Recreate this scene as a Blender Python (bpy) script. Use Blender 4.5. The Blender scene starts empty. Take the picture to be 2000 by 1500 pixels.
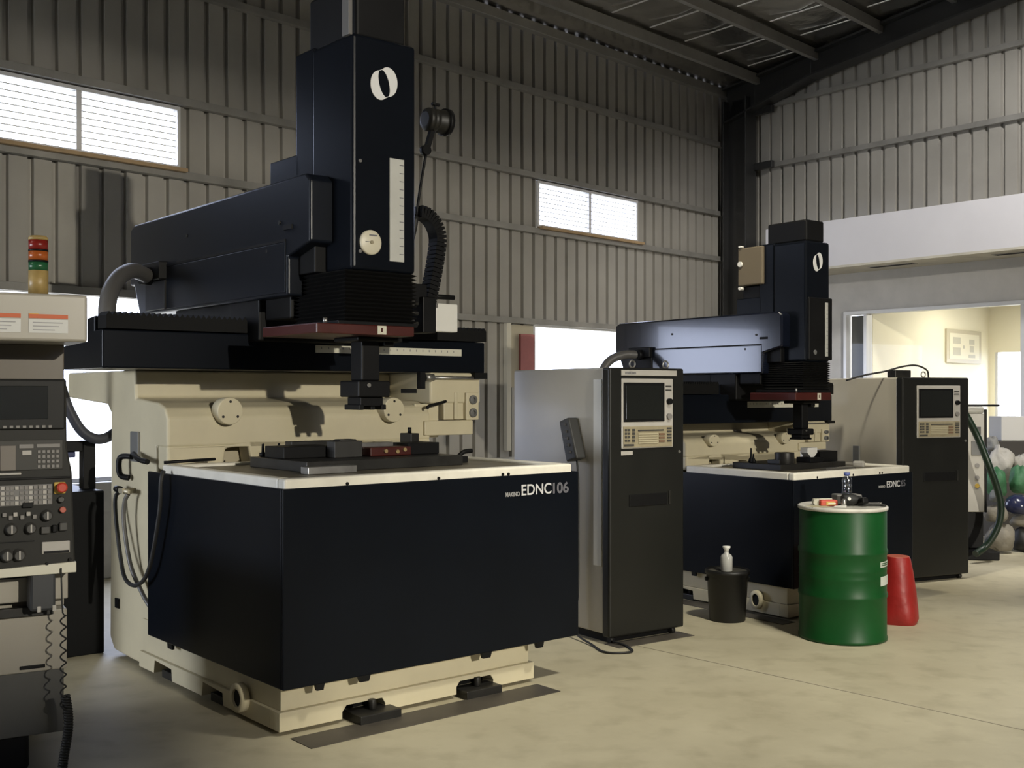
import bpy, bmesh, math, random
from mathutils import Vector, Matrix
R = math.radians
random.seed(7)
scene = bpy.context.scene
COL = scene.collection

# ------------------------------------------------------------------ materials
MATS = {}
def mat(name, col, rough=0.5, metal=0.0, var=0.0, scale=6.0, bump=0.0, bscale=40.0, spec=0.5, col2=None, coat=0.0, rvar=0.08):
    if name in MATS: return MATS[name]
    m = bpy.data.materials.new(name); m.use_nodes = True
    nt = m.node_tree; b = nt.nodes['Principled BSDF']
    c = (*col, 1)
    b.inputs['Base Color'].default_value = c
    b.inputs['Roughness'].default_value = rough
    b.inputs['Metallic'].default_value = metal
    b.inputs['Specular IOR Level'].default_value = spec
    b.inputs['Coat Weight'].default_value = coat
    if var > 0 or bump > 0:
        tc = nt.nodes.new('ShaderNodeTexCoord')
    if var > 0:
        n = nt.nodes.new('ShaderNodeTexNoise'); n.inputs['Scale'].default_value = scale
        n.inputs['Detail'].default_value = 5; n.inputs['Roughness'].default_value = 0.6
        nt.links.new(tc.outputs['Object'], n.inputs['Vector'])
        r = nt.nodes.new('ShaderNodeValToRGB')
        r.color_ramp.elements[0].position = 0.3; r.color_ramp.elements[1].position = 0.7
        lo = col2 if col2 else tuple(x*(1-var) for x in col)
        r.color_ramp.elements[0].color = (*lo, 1)
        r.color_ramp.elements[1].color = (*[min(1, x*(1+0.4*var)) for x in col], 1)
        nt.links.new(n.outputs['Fac'], r.inputs['Fac'])
        nt.links.new(r.outputs['Color'], b.inputs['Base Color'])
        mr = nt.nodes.new('ShaderNodeMapRange')
        mr.inputs['To Min'].default_value = max(0.02, rough-rvar); mr.inputs['To Max'].default_value = min(1, rough+rvar)
        nt.links.new(n.outputs['Fac'], mr.inputs['Value'])
        nt.links.new(mr.outputs['Result'], b.inputs['Roughness'])
    if bump > 0:
        n2 = nt.nodes.new('ShaderNodeTexNoise'); n2.inputs['Scale'].default_value = bscale
        n2.inputs['Detail'].default_value = 3
        nt.links.new(tc.outputs['Object'], n2.inputs['Vector'])
        bp = nt.nodes.new('ShaderNodeBump'); bp.inputs['Strength'].default_value = bump
        bp.inputs['Distance'].default_value = 0.02
        nt.links.new(n2.outputs['Fac'], bp.inputs['Height'])
        nt.links.new(bp.outputs['Normal'], b.inputs['Normal'])
    MATS[name] = m
    return m

def glass_mat(name, tint, alpha, rough=0.05):
    if name in MATS: return MATS[name]
    m = bpy.data.materials.new(name); m.use_nodes = True
    nt = m.node_tree; nt.nodes.clear()
    out = nt.nodes.new('ShaderNodeOutputMaterial')
    t = nt.nodes.new('ShaderNodeBsdfTransparent'); t.inputs['Color'].default_value = (*tint, 1)
    g = nt.nodes.new('ShaderNodeBsdfGlossy'); g.inputs['Roughness'].default_value = rough
    g.inputs['Color'].default_value = (0.9, 0.92, 0.95, 1)
    mx = nt.nodes.new('ShaderNodeMixShader'); mx.inputs['Fac'].default_value = alpha
    nt.links.new(t.outputs[0], mx.inputs[1]); nt.links.new(g.outputs[0], mx.inputs[2])
    nt.links.new(mx.outputs[0], out.inputs[0])
    MATS[name] = m
    return m

def emit_mat(name, col, s):
    if name in MATS: return MATS[name]
    m = bpy.data.materials.new(name); m.use_nodes = True
    nt = m.node_tree; b = nt.nodes['Principled BSDF']
    b.inputs['Base Color'].default_value = (*col, 1)
    b.inputs['Emission Color'].default_value = (*col, 1); b.inputs['Emission Strength'].default_value = s
    MATS[name] = m
    return m

navy = mat('navy_paint', (0.0045, 0.006, 0.0095), 0.30, var=0.2, scale=2, spec=0.14, rvar=0.0)
navy_arm = mat('navy_arm_paint', (0.006, 0.008, 0.016), 0.14, var=0.15, scale=2, spec=0.66, coat=0.25, rvar=0.0)
black = mat('black_metal', (0.005, 0.005, 0.0055), 0.5, var=0.2, spec=0.2)
blackrub = mat('black_rubber', (0.010, 0.010, 0.010), 0.6)
fold = mat('bellows_cloth', (0.004, 0.004, 0.004), 0.7, spec=0.2)
cream = mat('cream_enamel', (0.60, 0.54, 0.38), 0.42, var=0.10, scale=2.5, spec=0.45)
cream_cab = mat('cabinet_cream', (0.52, 0.485, 0.41), 0.35, var=0.06, scale=2, spec=0.6)
console_cream = mat('console_cream', (0.34, 0.315, 0.265), 0.4, var=0.06, scale=2)
rimwhite = mat('rim_white', (0.78, 0.75, 0.66), 0.35, var=0.12, scale=6, spec=0.6)
tray = mat('tray_stained', (0.16, 0.14, 0.10), 0.4, var=0.4, scale=8)
navy_matt = mat('navy_matt_arm', (0.006, 0.008, 0.013), 0.34, var=0.2, scale=2, spec=0.25, rvar=0.0)
charcoal = mat('charcoal_panel', (0.0062, 0.0064, 0.0052), 0.42, var=0.1, scale=3, spec=0.5)
bezel = mat('bezel_grey', (0.42, 0.40, 0.37), 0.45, var=0.08)
keytan = mat('keyboard_tan', (0.30, 0.26, 0.17), 0.55, var=0.15, scale=20)
keydark = mat('key_dark', (0.05, 0.048, 0.045), 0.5)
keygrey = mat('key_grey', (0.20, 0.19, 0.18), 0.5)
screen = mat('screen_glass', (0.012, 0.013, 0.012), 0.12, spec=0.6)
white = mat('white_plastic', (0.75, 0.74, 0.70), 0.4)
offwhite = mat('cream_plastic', (0.62, 0.60, 0.50), 0.4)
redplate = mat('red_plate', (0.060, 0.008, 0.005), 0.4, var=0.2)
steel = mat('bare_steel', (0.42, 0.41, 0.39), 0.35, metal=0.9, var=0.2, scale=12)
dsteel = mat('dark_steel', (0.026, 0.025, 0.023), 0.45, metal=0.4, var=0.35, scale=10)
graph = mat('graphite_block', (0.024, 0.023, 0.021), 0.55, var=0.2, scale=14)
galv = mat('galvanised_steel', (0.30, 0.29, 0.27), 0.42, metal=0.5, var=0.2, scale=3)
sheet = mat('wall_sheet', (0.33, 0.315, 0.285), 0.42, metal=0.25, var=0.12, scale=1.5, spec=0.5)
frame_dark = mat('dark_frame_steel', (0.018, 0.018, 0.018), 0.4, var=0.2, scale=2)
plaster = mat('white_plaster', (0.53, 0.52, 0.545), 0.7, var=0.04, scale=2)
soffit = mat('soffit_board', (0.46, 0.43, 0.36), 0.75, var=0.22, scale=3)
greyplaster = mat('grey_plaster', (0.47, 0.46, 0.45), 0.75, var=0.12, scale=2.5)
officewall = mat('office_cream_wall', (0.82, 0.77, 0.60), 0.7)
alu = mat('window_aluminium', (0.62, 0.62, 0.63), 0.4, metal=0.3)
green = mat('green_drum', (0.0042, 0.062, 0.0125), 0.42, var=0.22, scale=4, spec=0.3)
bucketm = mat('black_bucket', (0.005, 0.005, 0.005), 0.5, var=0.2)
redp = mat('red_plastic', (0.27, 0.012, 0.010), 0.45, var=0.2, scale=8, bump=0.4, bscale=9)
pinkp = mat('faded_red', (0.48, 0.12, 0.08), 0.5, var=0.2, scale=12)
clearb = mat('bottle_translucent', (0.42, 0.42, 0.40), 0.3, var=0.1)
water = glass_mat('clear_bottle', (0.62, 0.66, 0.75), 0.25, 0.15)
bluecap = mat('blue_cap', (0.08, 0.11, 0.32), 0.4)
hosegrey = mat('grey_hose', (0.11, 0.105, 0.10), 0.42)
lgrey = mat('light_grey_strip', (0.13, 0.125, 0.12), 0.5)
louvre = glass_mat('louvre_glass', (0.93, 0.95, 0.96), 0.06, 0.1)
pane = glass_mat('window_glass', (0.97, 0.98, 0.98), 0.05, 0.02)
sackw = mat('white_sack', (0.44, 0.42, 0.38), 0.6, var=0.15, scale=9, bump=0.5, bscale=14)
sackb = mat('beige_sack', (0.22, 0.20, 0.16), 0.65, var=0.2, scale=9, bump=0.5, bscale=14)
sackg = mat('green_sack', (0.05, 0.17, 0.075), 0.6, var=0.2, scale=9, bump=0.5, bscale=14)
bluedark = mat('dark_blue_shell', (0.018, 0.022, 0.06), 0.2)
bluebar = mat('blue_bar', (0.03, 0.04, 0.12), 0.4)
mgrey = mat('machine_grey', (0.15, 0.15, 0.145), 0.5, var=0.15, scale=4)
greycab = mat('unit_grey', (0.40, 0.38, 0.34), 0.5, var=0.1, scale=4)
labelw = mat('label_paper', (0.62, 0.62, 0.60), 0.6)
labelt = mat('label_print', (0.16, 0.16, 0.17), 0.6)
orange = mat('orange_print', (0.55, 0.12, 0.04), 0.6)
yellow = mat('yellow_print', (0.55, 0.38, 0.08), 0.55)
lensred = mat('lens_red', (0.20, 0.012, 0.008), 0.3)
lensamber = mat('lens_amber', (0.36, 0.085, 0.015), 0.3)
lensgreen = mat('lens_green', (0.015, 0.09, 0.035), 0.3)
tan = mat('tan_plastic', (0.36, 0.25, 0.09), 0.45, var=0.2, scale=30)
estop = mat('stop_red', (0.50, 0.05, 0.025), 0.35)
textgrey = mat('lettering_silver', (0.55, 0.55, 0.56), 0.45)
textdim = mat('lettering_dim', (0.12, 0.12, 0.14), 0.5)
lamp_hous = mat('lamp_housing', (0.009, 0.0085, 0.007), 0.5)

# floor concrete
def floor_mat():
    m = bpy.data.materials.new('concrete_floor'); m.use_nodes = True
    nt = m.node_tree; b = nt.nodes['Principled BSDF']
    tc = nt.nodes.new('ShaderNodeTexCoord')
    n = nt.nodes.new('ShaderNodeTexNoise'); n.inputs['Scale'].default_value = 1.3; n.inputs['Detail'].default_value = 7; n.inputs['Roughness'].default_value = 0.62
    n2 = nt.nodes.new('ShaderNodeTexNoise'); n2.inputs['Scale'].default_value = 5.0; n2.inputs['Detail'].default_value = 5
    nt.links.new(tc.outputs['Object'], n.inputs['Vector']); nt.links.new(tc.outputs['Object'], n2.inputs['Vector'])
    r = nt.nodes.new('ShaderNodeValToRGB')
    r.color_ramp.elements[0].position = 0.28; r.color_ramp.elements[0].color = (0.40, 0.36, 0.255, 1)
    r.color_ramp.elements[1].position = 0.62; r.color_ramp.elements[1].color = (0.50, 0.455, 0.33, 1)
    nt.links.new(n.outputs['Fac'], r.inputs['Fac'])
    r2 = nt.nodes.new('ShaderNodeValToRGB')
    r2.color_ramp.elements[0].position = 0.28; r2.color_ramp.elements[0].color = (0.62, 0.60, 0.56, 1)
    r2.color_ramp.elements[1].position = 0.5; r2.color_ramp.elements[1].color = (1, 1, 1, 1)
    nt.links.new(n2.outputs['Fac'], r2.inputs['Fac'])
    mx = nt.nodes.new('ShaderNodeMix'); mx.data_type = 'RGBA'; mx.blend_type = 'MULTIPLY'; mx.inputs['Factor'].default_value = 0.45
    nt.links.new(r.outputs['Color'], mx.inputs['A']); nt.links.new(r2.outputs['Color'], mx.inputs['B'])
    nt.links.new(mx.outputs['Result'], b.inputs['Base Color'])
    b.inputs['Roughness'].default_value = 0.55
    b.inputs['Specular IOR Level'].default_value = 0.35
    bp = nt.nodes.new('ShaderNodeBump'); bp.inputs['Strength'].default_value = 0.12; bp.inputs['Distance'].default_value = 0.01
    nt.links.new(n2.outputs['Fac'], bp.inputs['Height']); nt.links.new(bp.outputs['Normal'], b.inputs['Normal'])
    return m
floorm = floor_mat()
foil = mat('roof_foil', (0.48, 0.46, 0.41), 0.22, metal=0.92, var=0.35, scale=1.2, bump=1.0, bscale=3.0)
foiltape = mat('foil_tape', (0.75, 0.74, 0.72), 0.3, metal=0.6)

# ------------------------------------------------------------------ mesh builder
class MB:
    def __init__(s, mp=None):
        s.v = []; s.f = []; s.sm = []; s.mp = mp
    def add(s, vs, fs, smooth=False):
        o = len(s.v); s.v += [tuple(p) for p in vs]
        for f in fs:
            s.f.append([o+i for i in f]); s.sm.append(smooth)
        return s
    def box(s, x0, x1, y0, y1, z0, z1):
        return s.hexa([(x0,y0,z0),(x1,y0,z0),(x1,y1,z0),(x0,y1,z0),(x0,y0,z1),(x1,y0,z1),(x1,y1,z1),(x0,y1,z1)])
    def hexa(s, p):
        return s.add(p, [(0,3,2,1),(4,5,6,7),(0,1,5,4),(1,2,6,5),(2,3,7,6),(3,0,4,7)])
    def obox(s, c, size, rz=0, ry=0, rx=0):
        m = Matrix.Rotation(rz,3,'Z') @ Matrix.Rotation(ry,3,'Y') @ Matrix.Rotation(rx,3,'X')
        hx, hy, hz = [q/2 for q in size]
        pts = [(-hx,-hy,-hz),(hx,-hy,-hz),(hx,hy,-hz),(-hx,hy,-hz),(-hx,-hy,hz),(hx,-hy,hz),(hx,hy,hz),(-hx,hy,hz)]
        return s.hexa([tuple(m @ Vector(p) + Vector(c)) for p in pts])
    def prism(s, poly, axis, a, b):
        def P(q, t):
            return {'x': (t,q[0],q[1]), 'y': (q[0],t,q[1]), 'z': (q[0],q[1],t)}[axis]
        n = len(poly)
        vs = [P(q,a) for q in poly] + [P(q,b) for q in poly]
        fs = [tuple(range(n)), tuple(range(2*n-1,n-1,-1))] + [(i,(i+1)%n,n+(i+1)%n,n+i) for i in range(n)]
        return s.add(vs, fs)
    def cyl(s, c, r, h, axis='z', n=24, r2=None, cap=True):
        r2 = r if r2 is None else r2
        vs = []
        for k, rr in ((0,r),(h,r2)):
            for i in range(n):
                a = 2*math.pi*i/n; x, y = rr*math.cos(a), rr*math.sin(a)
                vs.append({'z': (c[0]+x,c[1]+y,c[2]+k), 'y': (c[0]+x,c[1]+k,c[2]+y), 'x': (c[0]+k,c[1]+x,c[2]+y)}[axis])
        s.add(vs, [(i,(i+1)%n,n+(i+1)%n,n+i) for i in range(n)], True)
        if cap:
            o = len(s.v)-2*n
            s.f.append([o+i for i in range(n)]); s.sm.append(False)
            s.f.append([o+n+i for i in range(n)]); s.sm.append(False)
        return s
    def lathe(s, c, prof, n=32, axis='z', cap=True):
        vs = []
        for r, z in prof:
            for i in range(n):
                a = 2*math.pi*i/n; x, y = r*math.cos(a), r*math.sin(a)
                vs.append({'z': (c[0]+x,c[1]+y,c[2]+z), 'y': (c[0]+x,c[1]+z,c[2]+y), 'x': (c[0]+z,c[1]+x,c[2]+y)}[axis])
        fs = []
        for k in range(len(prof)-1):
            for i in range(n):
                fs.append((k*n+i, k*n+(i+1)%n, (k+1)*n+(i+1)%n, (k+1)*n+i))
        o = len(s.v)
        s.add(vs, fs, True)
        if cap:
            s.f.append([o+i for i in range(n)]); s.sm.append(False)
            s.f.append([o+(len(prof)-1)*n+i for i in range(n)]); s.sm.append(False)
        return s
    def tube(s, pts, r, n=10, sub=6):
        P = [Vector(p) for p in pts]
        if sub > 1 and len(P) > 2:
            Q = []
            for i in range(len(P)-1):
                p0 = P[max(i-1,0)]; p1 = P[i]; p2 = P[i+1]; p3 = P[min(i+2,len(P)-1)]
                for k in range(sub):
                    t = k/sub
                    Q.append(0.5*((2*p1)+(p2-p0)*t+(2*p0-5*p1+4*p2-p3)*t*t+(3*p1-p0-3*p2+p3)*t**3))
            Q.append(P[-1]); P = Q
        T = [(P[min(i+1,len(P)-1)]-P[max(i-1,0)]).normalized() for i in range(len(P))]
        up = Vector((0,0,1)) if abs(T[0].z) < 0.9 else Vector((1,0,0))
        N = T[0].cross(up).normalized()
        vs = []
        for i in range(len(P)):
            N = (N - T[i]*N.dot(T[i])).normalized()
            B = T[i].cross(N)
            rr = r[i*len(r)//len(P)] if isinstance(r,(list,tuple)) else r
            for k in range(n):
                a = 2*math.pi*k/n
                vs.append(tuple(P[i]+N*rr*math.cos(a)+B*rr*math.sin(a)))
        fs = [(i*n+k, i*n+(k+1)%n, (i+1)*n+(k+1)%n, (i+1)*n+k) for i in range(len(P)-1) for k in range(n)]
        o = len(s.v); s.add(vs, fs, True)
        s.f.append([o+k for k in range(n)]); s.sm.append(False)
        s.f.append([o+(len(P)-1)*n+k for k in range(n)]); s.sm.append(False)
        return s
    def torus(s, c, RR, r, axis='z', n=24, m=10):
        vs = []
        for i in range(n):
            a = 2*math.pi*i/n
            for k in range(m):
                b = 2*math.pi*k/m; q = RR+r*math.cos(b)
                x, y, z = q*math.cos(a), q*math.sin(a), r*math.sin(b)
                vs.append({'z': (c[0]+x,c[1]+y,c[2]+z), 'y': (c[0]+x,c[1]+z,c[2]+y), 'x': (c[0]+z,c[1]+x,c[2]+y)}[axis])
        return s.add(vs, [(i*m+k, ((i+1)%n)*m+k, ((i+1)%n)*m+(k+1)%m, i*m+(k+1)%m) for i in range(n) for k in range(m)], True)
    def blob(s, c, size, seed=0, n=14, amp=0.18, flat=True):
        rnd = random.Random(seed); ph = [rnd.uniform(0,6.28) for _ in range(9)]
        vs = []; m = n*2
        for i in range(1, n):
            th = math.pi*i/n
            for k in range(m):
                a = 2*math.pi*k/m
                d = 1+amp*(math.sin(3*a+ph[0]+2*th)*0.5+math.sin(5*a+ph[1]-3*th)*0.35+math.sin(2*th*2+ph[2]+a)*0.5+0.3*math.sin(9*a+ph[3]+5*th))
                x = math.sin(th)*math.cos(a)*d; y = math.sin(th)*math.sin(a)*d; z = math.cos(th)*d
                vs.append((c[0]+x*size[0], c[1]+y*size[1], max(c[2]+z*size[2], (c[2]-size[2]*0.8) if flat else -9)))
        o = len(vs); vs.append((c[0],c[1],c[2]+size[2])); vs.append((c[0],c[1],c[2]-size[2]*(0.8 if flat else 1)))
        fs = [(i*m+k, i*m+(k+1)%m, (i+1)*m+(k+1)%m, (i+1)*m+k) for i in range(n-2) for k in range(m)]
        fs += [(k, (k+1)%m, o) for k in range(m)] + [((n-2)*m+k, o+1, (n-2)*m+(k+1)%m) for k in range(m)]
        return s.add(vs, fs, True)
    def build(s, name, m, parent=None, bev=0.0, seg=2, recalc=True):
        me = bpy.data.meshes.new(name)
        vs = [s.mp(*p) for p in s.v] if s.mp else s.v
        me.from_pydata(vs, [], s.f); me.update()
        for p, k in zip(me.polygons, s.sm): p.use_smooth = k
        if recalc:
            bm = bmesh.new(); bm.from_mesh(me)
            bmesh.ops.recalc_face_normals(bm, faces=bm.faces); bm.to_mesh(me); bm.free()
        o = bpy.data.objects.new(name, me); COL.objects.link(o)
        me.materials.append(m)
        if parent is not None: o.parent = parent
        if bev > 0:
            b = o.modifiers.new('bevel', 'BEVEL'); b.width = bev; b.segments = seg
            b.limit_method = 'ANGLE'; b.angle_limit = R(35); b.harden_normals = False
        return o

def tag(o, label=None, cat=None, group=None, kind=None):
    if label: o['label'] = label
    if cat: o['category'] = cat
    if group: o['group'] = group
    if kind: o['kind'] = kind
    return o
def empty(name, loc, rz=0, label=None, cat=None, group=None):
    o = bpy.data.objects.new(name, None); COL.objects.link(o)
    o.location = loc; o.rotation_euler = (0,0,R(rz)); o.empty_display_size = 0.1
    return tag(o, label, cat, group)
def place(o, loc, rz=0):
    o.location = loc; o.rotation_euler = (0,0,R(rz)); return o
def struct(o): o['kind'] = 'structure'; return o
def text(name, body, size, m, parent, loc, rz=0, xs=1.0, ext=0.001, mp=None, shear=0.0, bold=0.0):
    c = bpy.data.curves.new(name, 'FONT'); c.body = body; c.size = size; c.extrude = ext; c.offset = bold; c.shear = shear
    o = bpy.data.objects.new(name, c); COL.objects.link(o)
    bpy.context.view_layer.update()
    me = bpy.data.meshes.new_from_object(o.evaluated_get(bpy.context.evaluated_depsgraph_get()))
    COL.objects.unlink(o); bpy.data.objects.remove(o)
    me.name = name
    for v in me.vertices:
        x, y, z = v.co
        q = (loc[0]+x*xs, loc[1]-z, loc[2]+y)      # stands in the XZ plane, read from -Y
        v.co = q
    o = bpy.data.objects.new(name, me); COL.objects.link(o); me.materials.clear(); me.materials.append(m)
    if parent is not None: o.parent = parent
    return o

# ------------------------------------------------------------------ building shell
CX, CY = 3.324, 17.310                     # corner of the hall on the floor
AL = math.degrees(math.atan2(0.725, 0.688))    # along the left wall, towards the corner
AR = math.degrees(math.atan2(-0.7826, 0.6225)) # along the right wall, away from the corner
WLp = (CX, CY, 0.0)
EAVE, SLOPE = 6.25, math.tan(R(6.6))

def prof_pts(s0, s1, pitch=0.21, depth=0.045):
    out = []; k = math.floor(s0/pitch)
    while k*pitch < s1:
        b = k*pitch
        for ds, dv in ((0.0,0.0),(0.152,0.0),(0.160,depth),(0.202,depth)):
            out.append((b+ds, dv))
        k += 1
    out.append((k*pitch, 0.0))
    q = [(s0, 0.0)] + [p for p in out if s0 < p[0] < s1] + [(s1, 0.0)]
    return q
def sheet_area(mb, s0, s1, z0, z1):
    q = prof_pts(s0, s1); n = len(q); vs = []
    for s, d in q:
        vs.append((s, d, z0 if not callable(z0) else z0(s)))
        vs.append((s, d, z1 if not callable(z1) else z1(s)))
    mb.add(vs, [(2*i, 2*i+2, 2*i+3, 2*i+1) for i in range(n-1)])

# left wall: local x along the wall (negative = towards the camera), +y outside
S0 = -26.0
mb = MB()
sheet_area(mb, S0, 0.0, 4.30, 6.30)
for a, b in ((S0,-12.0),(-9.35,-4.39),(-2.32,0.0)): sheet_area(mb, a, b, 3.71, 4.30)
for a, b in ((S0,-24.5),(-18.0,0.0)): sheet_area(mb, a, b, 2.52, 3.50)
sheet_area(mb, S0, 0.0, 3.50, 3.71)
for a, b in ((S0,-24.5),(-18.0,-11.06),(-9.3,-4.46),(-2.2,0.0)): sheet_area(mb, a, b, 0.85, 2.52)
o = struct(place(mb.build('wall_left', sheet, recalc=False), WLp, AL))
mb = MB(); mb.box(S0, 0.1, -0.10, 0.12, 0.0, 0.85)
struct(place(mb.build('baseboard_left', mat('plinth_paint', (0.50,0.49,0.46), 0.6, var=0.1), bev=0.01), WLp, AL))
n_trim = [0]
def trim(mb, m=galv, bev=0.006, loc=WLp, rz=AL):
    n_trim[0] += 1
    return struct(place(mb.build('trim_%d' % n_trim[0], m, bev=bev), loc, rz))
def girt(z, s0, s1, loc=WLp, rz=AL, h=0.07):
    mb = MB()
    mb.prism([(-0.075,z-h/2),(-0.075,z+h/2),(0.0,z+h/2),(0.0,z+h/2-0.006),(-0.069,z+h/2-0.006),(-0.069,z-h/2+0.006),(0.0,z-h/2+0.006),(0.0,z-h/2)], 'x', s0, s1)
    return trim(mb, galv, 0.002, loc, rz)
girt(2.52, -17.95, 0.0)
for z in (3.66, 4.345, 5.39): girt(z, S0, 0.0)
mb = MB(); mb.box(S0, 0.0, -0.10, 0.0, 6.12, 6.24); trim(mb)

def louvre_window(idx, s0, s1, z0, z1, mull, n):
    root = struct(empty('window_%d' % idx, WLp, AL))
    mb = MB(); t = 0.035
    mb.box(s0, s1, -0.03, 0.05, z1-t, z1); mb.box(s0, s1, -0.03, 0.05, z0, z0+t)
    mb.box(s0, s0+t, -0.03, 0.05, z0+t, z1-t); mb.box(s1-t, s1, -0.03, 0.05, z0+t, z1-t)
    for q in mull: mb.box(q-0.025, q+0.025, -0.03, 0.05, z0+t, z1-t)
    mb.build('window_frame', alu, root, 0.004)
    mb = MB(); mb.box(s0-0.02, s1+0.02, -0.13, -0.031, z0-0.035, z0)
    mb.build('window_sill', mat('sill_wood', (0.32,0.22,0.12), 0.6, var=0.2), root, 0.004)
    mb = MB(); e = [s0+t]+[q for q in mull]+[s1-t]
    dz = (z1-z0-2*t)/n
    for a, b in zip(e[:-1], e[1:]):
        for i in range(n):
            zc = z0+t+dz*(i+0.5)
            mb.hexa([(a+.02,-0.012,zc-dz*.5),(b-.02,-0.012,zc-dz*.5),(b-.02,-0.006,zc-dz*.5),(a+.02,-0.006,zc-dz*.5),
                     (a+.02,0.030,zc+dz*.5),(b-.02,0.030,zc+dz*.5),(b-.02,0.036,zc+dz*.5),(a+.02,0.036,zc+dz*.5)])
    mb.build('louvre_blades', louvre, root)
    mb = MB()
    for a, b in zip(e[:-1], e[1:]):
        for i in range(1, n):
            zc = z0+t+dz*i
            mb.box(a+.01, b-.01, -0.018, -0.010, zc-0.005, zc+0.005)
    mb.build('blade_edges', mat('louvre_edge', (0.75,0.78,0.78), 0.4), root)
    return root
louvre_window(1, -12.0, -9.35, 3.715, 4.30, [-11.4, -10.33], 9)
louvre_window(2, -4.39, -2.32, 3.715, 4.30, [-3.36], 9)
def plain_window(idx, s0, s1, z0, z1, mull):
    root = struct(empty('window_%d' % idx, WLp, AL))
    mb = MB(); t = 0.04
    mb.box(s0, s1, -0.02, 0.05, z1-t, z1); mb.box(s0, s1, -0.02, 0.05, z0, z0+t)
    mb.box(s0, s0+t, -0.02, 0.05, z0+t, z1-t); mb.box(s1-t, s1, -0.02, 0.05, z0+t, z1-t)
    for q in mull: mb.box(q-0.02, q+0.02, -0.02, 0.05, z0+t, z1-t)
    mb.build('window_frame', alu, root, 0.004)
    mb = MB(); mb.box(s0+t, s1-t, 0.012, 0.018, z0+t, z1-t); mb.build('window_pane', pane, root)
plain_window(3, -11.06, -9.3, 0.85, 2.52, [])
plain_window(7, -24.5, -18.0, 0.85, 3.5, [-22.3,-20.1])
plain_window(4, -4.46, -2.2, 0.85, 2.50, [])
# cream jamb post and red panel beside the right lower window
mb = MB(); mb.box(-4.98, -4.90, -0.06, 0.0, 0.93, 2.49); trim(mb, mat('jamb_cream', (0.55,0.52,0.44), 0.5))
mb = MB(); mb.box(-4.72, -4.47, -0.05, -0.002, 1.90, 2.36)
o = place(mb.build('wall_panel', mat('dusty_red', (0.42,0.15,0.14), 0.6, var=0.15), bev=0.006), WLp, AL)
tag(o, 'dusty red wall panel beside the bright lower window', 'wall panel')
mb = MB(); mb.box(-4.90, -4.46, -0.012, -0.0015, 1.70, 2.47); trim(mb, mat('jamb_tan', (0.40,0.36,0.27), 0.6), 0.002)

# right wall: local x away from the corner, +y outside
WLEN = 17.0
topz = lambda s: EAVE + SLOPE*0.99*s + 0.02
mb = MB()
sheet_area(mb, 0.0, 8.6, 3.3, topz)
sheet_area(mb, 8.6, WLEN, 0.0, topz)
struct(place(mb.build('wall_right', sheet, recalc=False), WLp, AR))
for z in (4.99, 5.88): girt(z, 0.55, WLEN, WLp, AR)
for z in (6.75,): girt(z, 4.3, WLEN, WLp, AR)
# masonry below, with the office window
mb = MB()
mb.box(0.0, 2.10, 0.0, 0.15, 0.0, 3.3); mb.box(2.10, 8.0, 0.0, 0.15, 2.76, 3.3)
mb.box(2.10, 8.0, 0.0, 0.15, 0.0, 0.95); mb.box(8.0, 8.6, 0.0, 0.15, 0.0, 3.3)
struct(place(mb.build('wall_office', greyplaster), WLp, AR))
# fascia box over the office front
mb = MB(); mb.box(1.3, 8.6, -0.72, -0.60, 3.32, 3.93)
mb.box(1.3, 8.6, -0.60, 0.0, 3.87, 3.93)
struct(place(mb.build('trim_fascia', plaster), WLp, AR))
mb = MB(); mb.box(1.3, 8.6, -0.72, 0.0, 3.29, 3.32)
so = struct(place(mb.build('ceiling_soffit', soffit), WLp, AR))
for k, (a, b) in enumerate(((2.80,3.45),(4.50,5.05))):
    rt = empty('soffit_vent', WLp, AR, ['slotted vent in the soffit near the far machine','slotted vent in the soffit at the right edge'][k], 'vent', 'vents in the soffit')
    mb = MB(); mb.box(a, b, -0.50, -0.38, 3.283, 3.289); mb.build('vent_frame', bezel, rt)
    mb = MB()
    for i in range(3): mb.box(a+.02, b-.02, -0.485+i*.036, -0.465+i*.036, 3.279, 3.283)
    mb.build('vent_slots', black, rt)
root = struct(empty('window_5', WLp, AR))
mb = MB(); t = 0.05
mb.box(2.10, 8.0, -0.04, 0.10, 2.71, 2.76); mb.box(2.10, 8.0, -0.04, 0.10, 0.95, 1.0)
for a in (2.10, 2.42, 4.62, 6.2, 7.95): mb.box(a, a+t, -0.04, 0.10, 1.0, 2.71)
mb.build('window_frame', alu, root, 0.004)
mb = MB(); mb.box(2.15, 7.95, 0.02, 0.026, 1.0, 2.71); mb.build('window_pane', glass_mat('office_glass', (0.98,0.98,0.97), 0.008, 0.02), root)
mb = MB(); mb.box(2.17, 2.40, 0.06, 0.08, 1.0, 2.70); mb.build('side_blind', mat('blind_grey', (0.09,0.09,0.085), 0.6), root)
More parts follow.
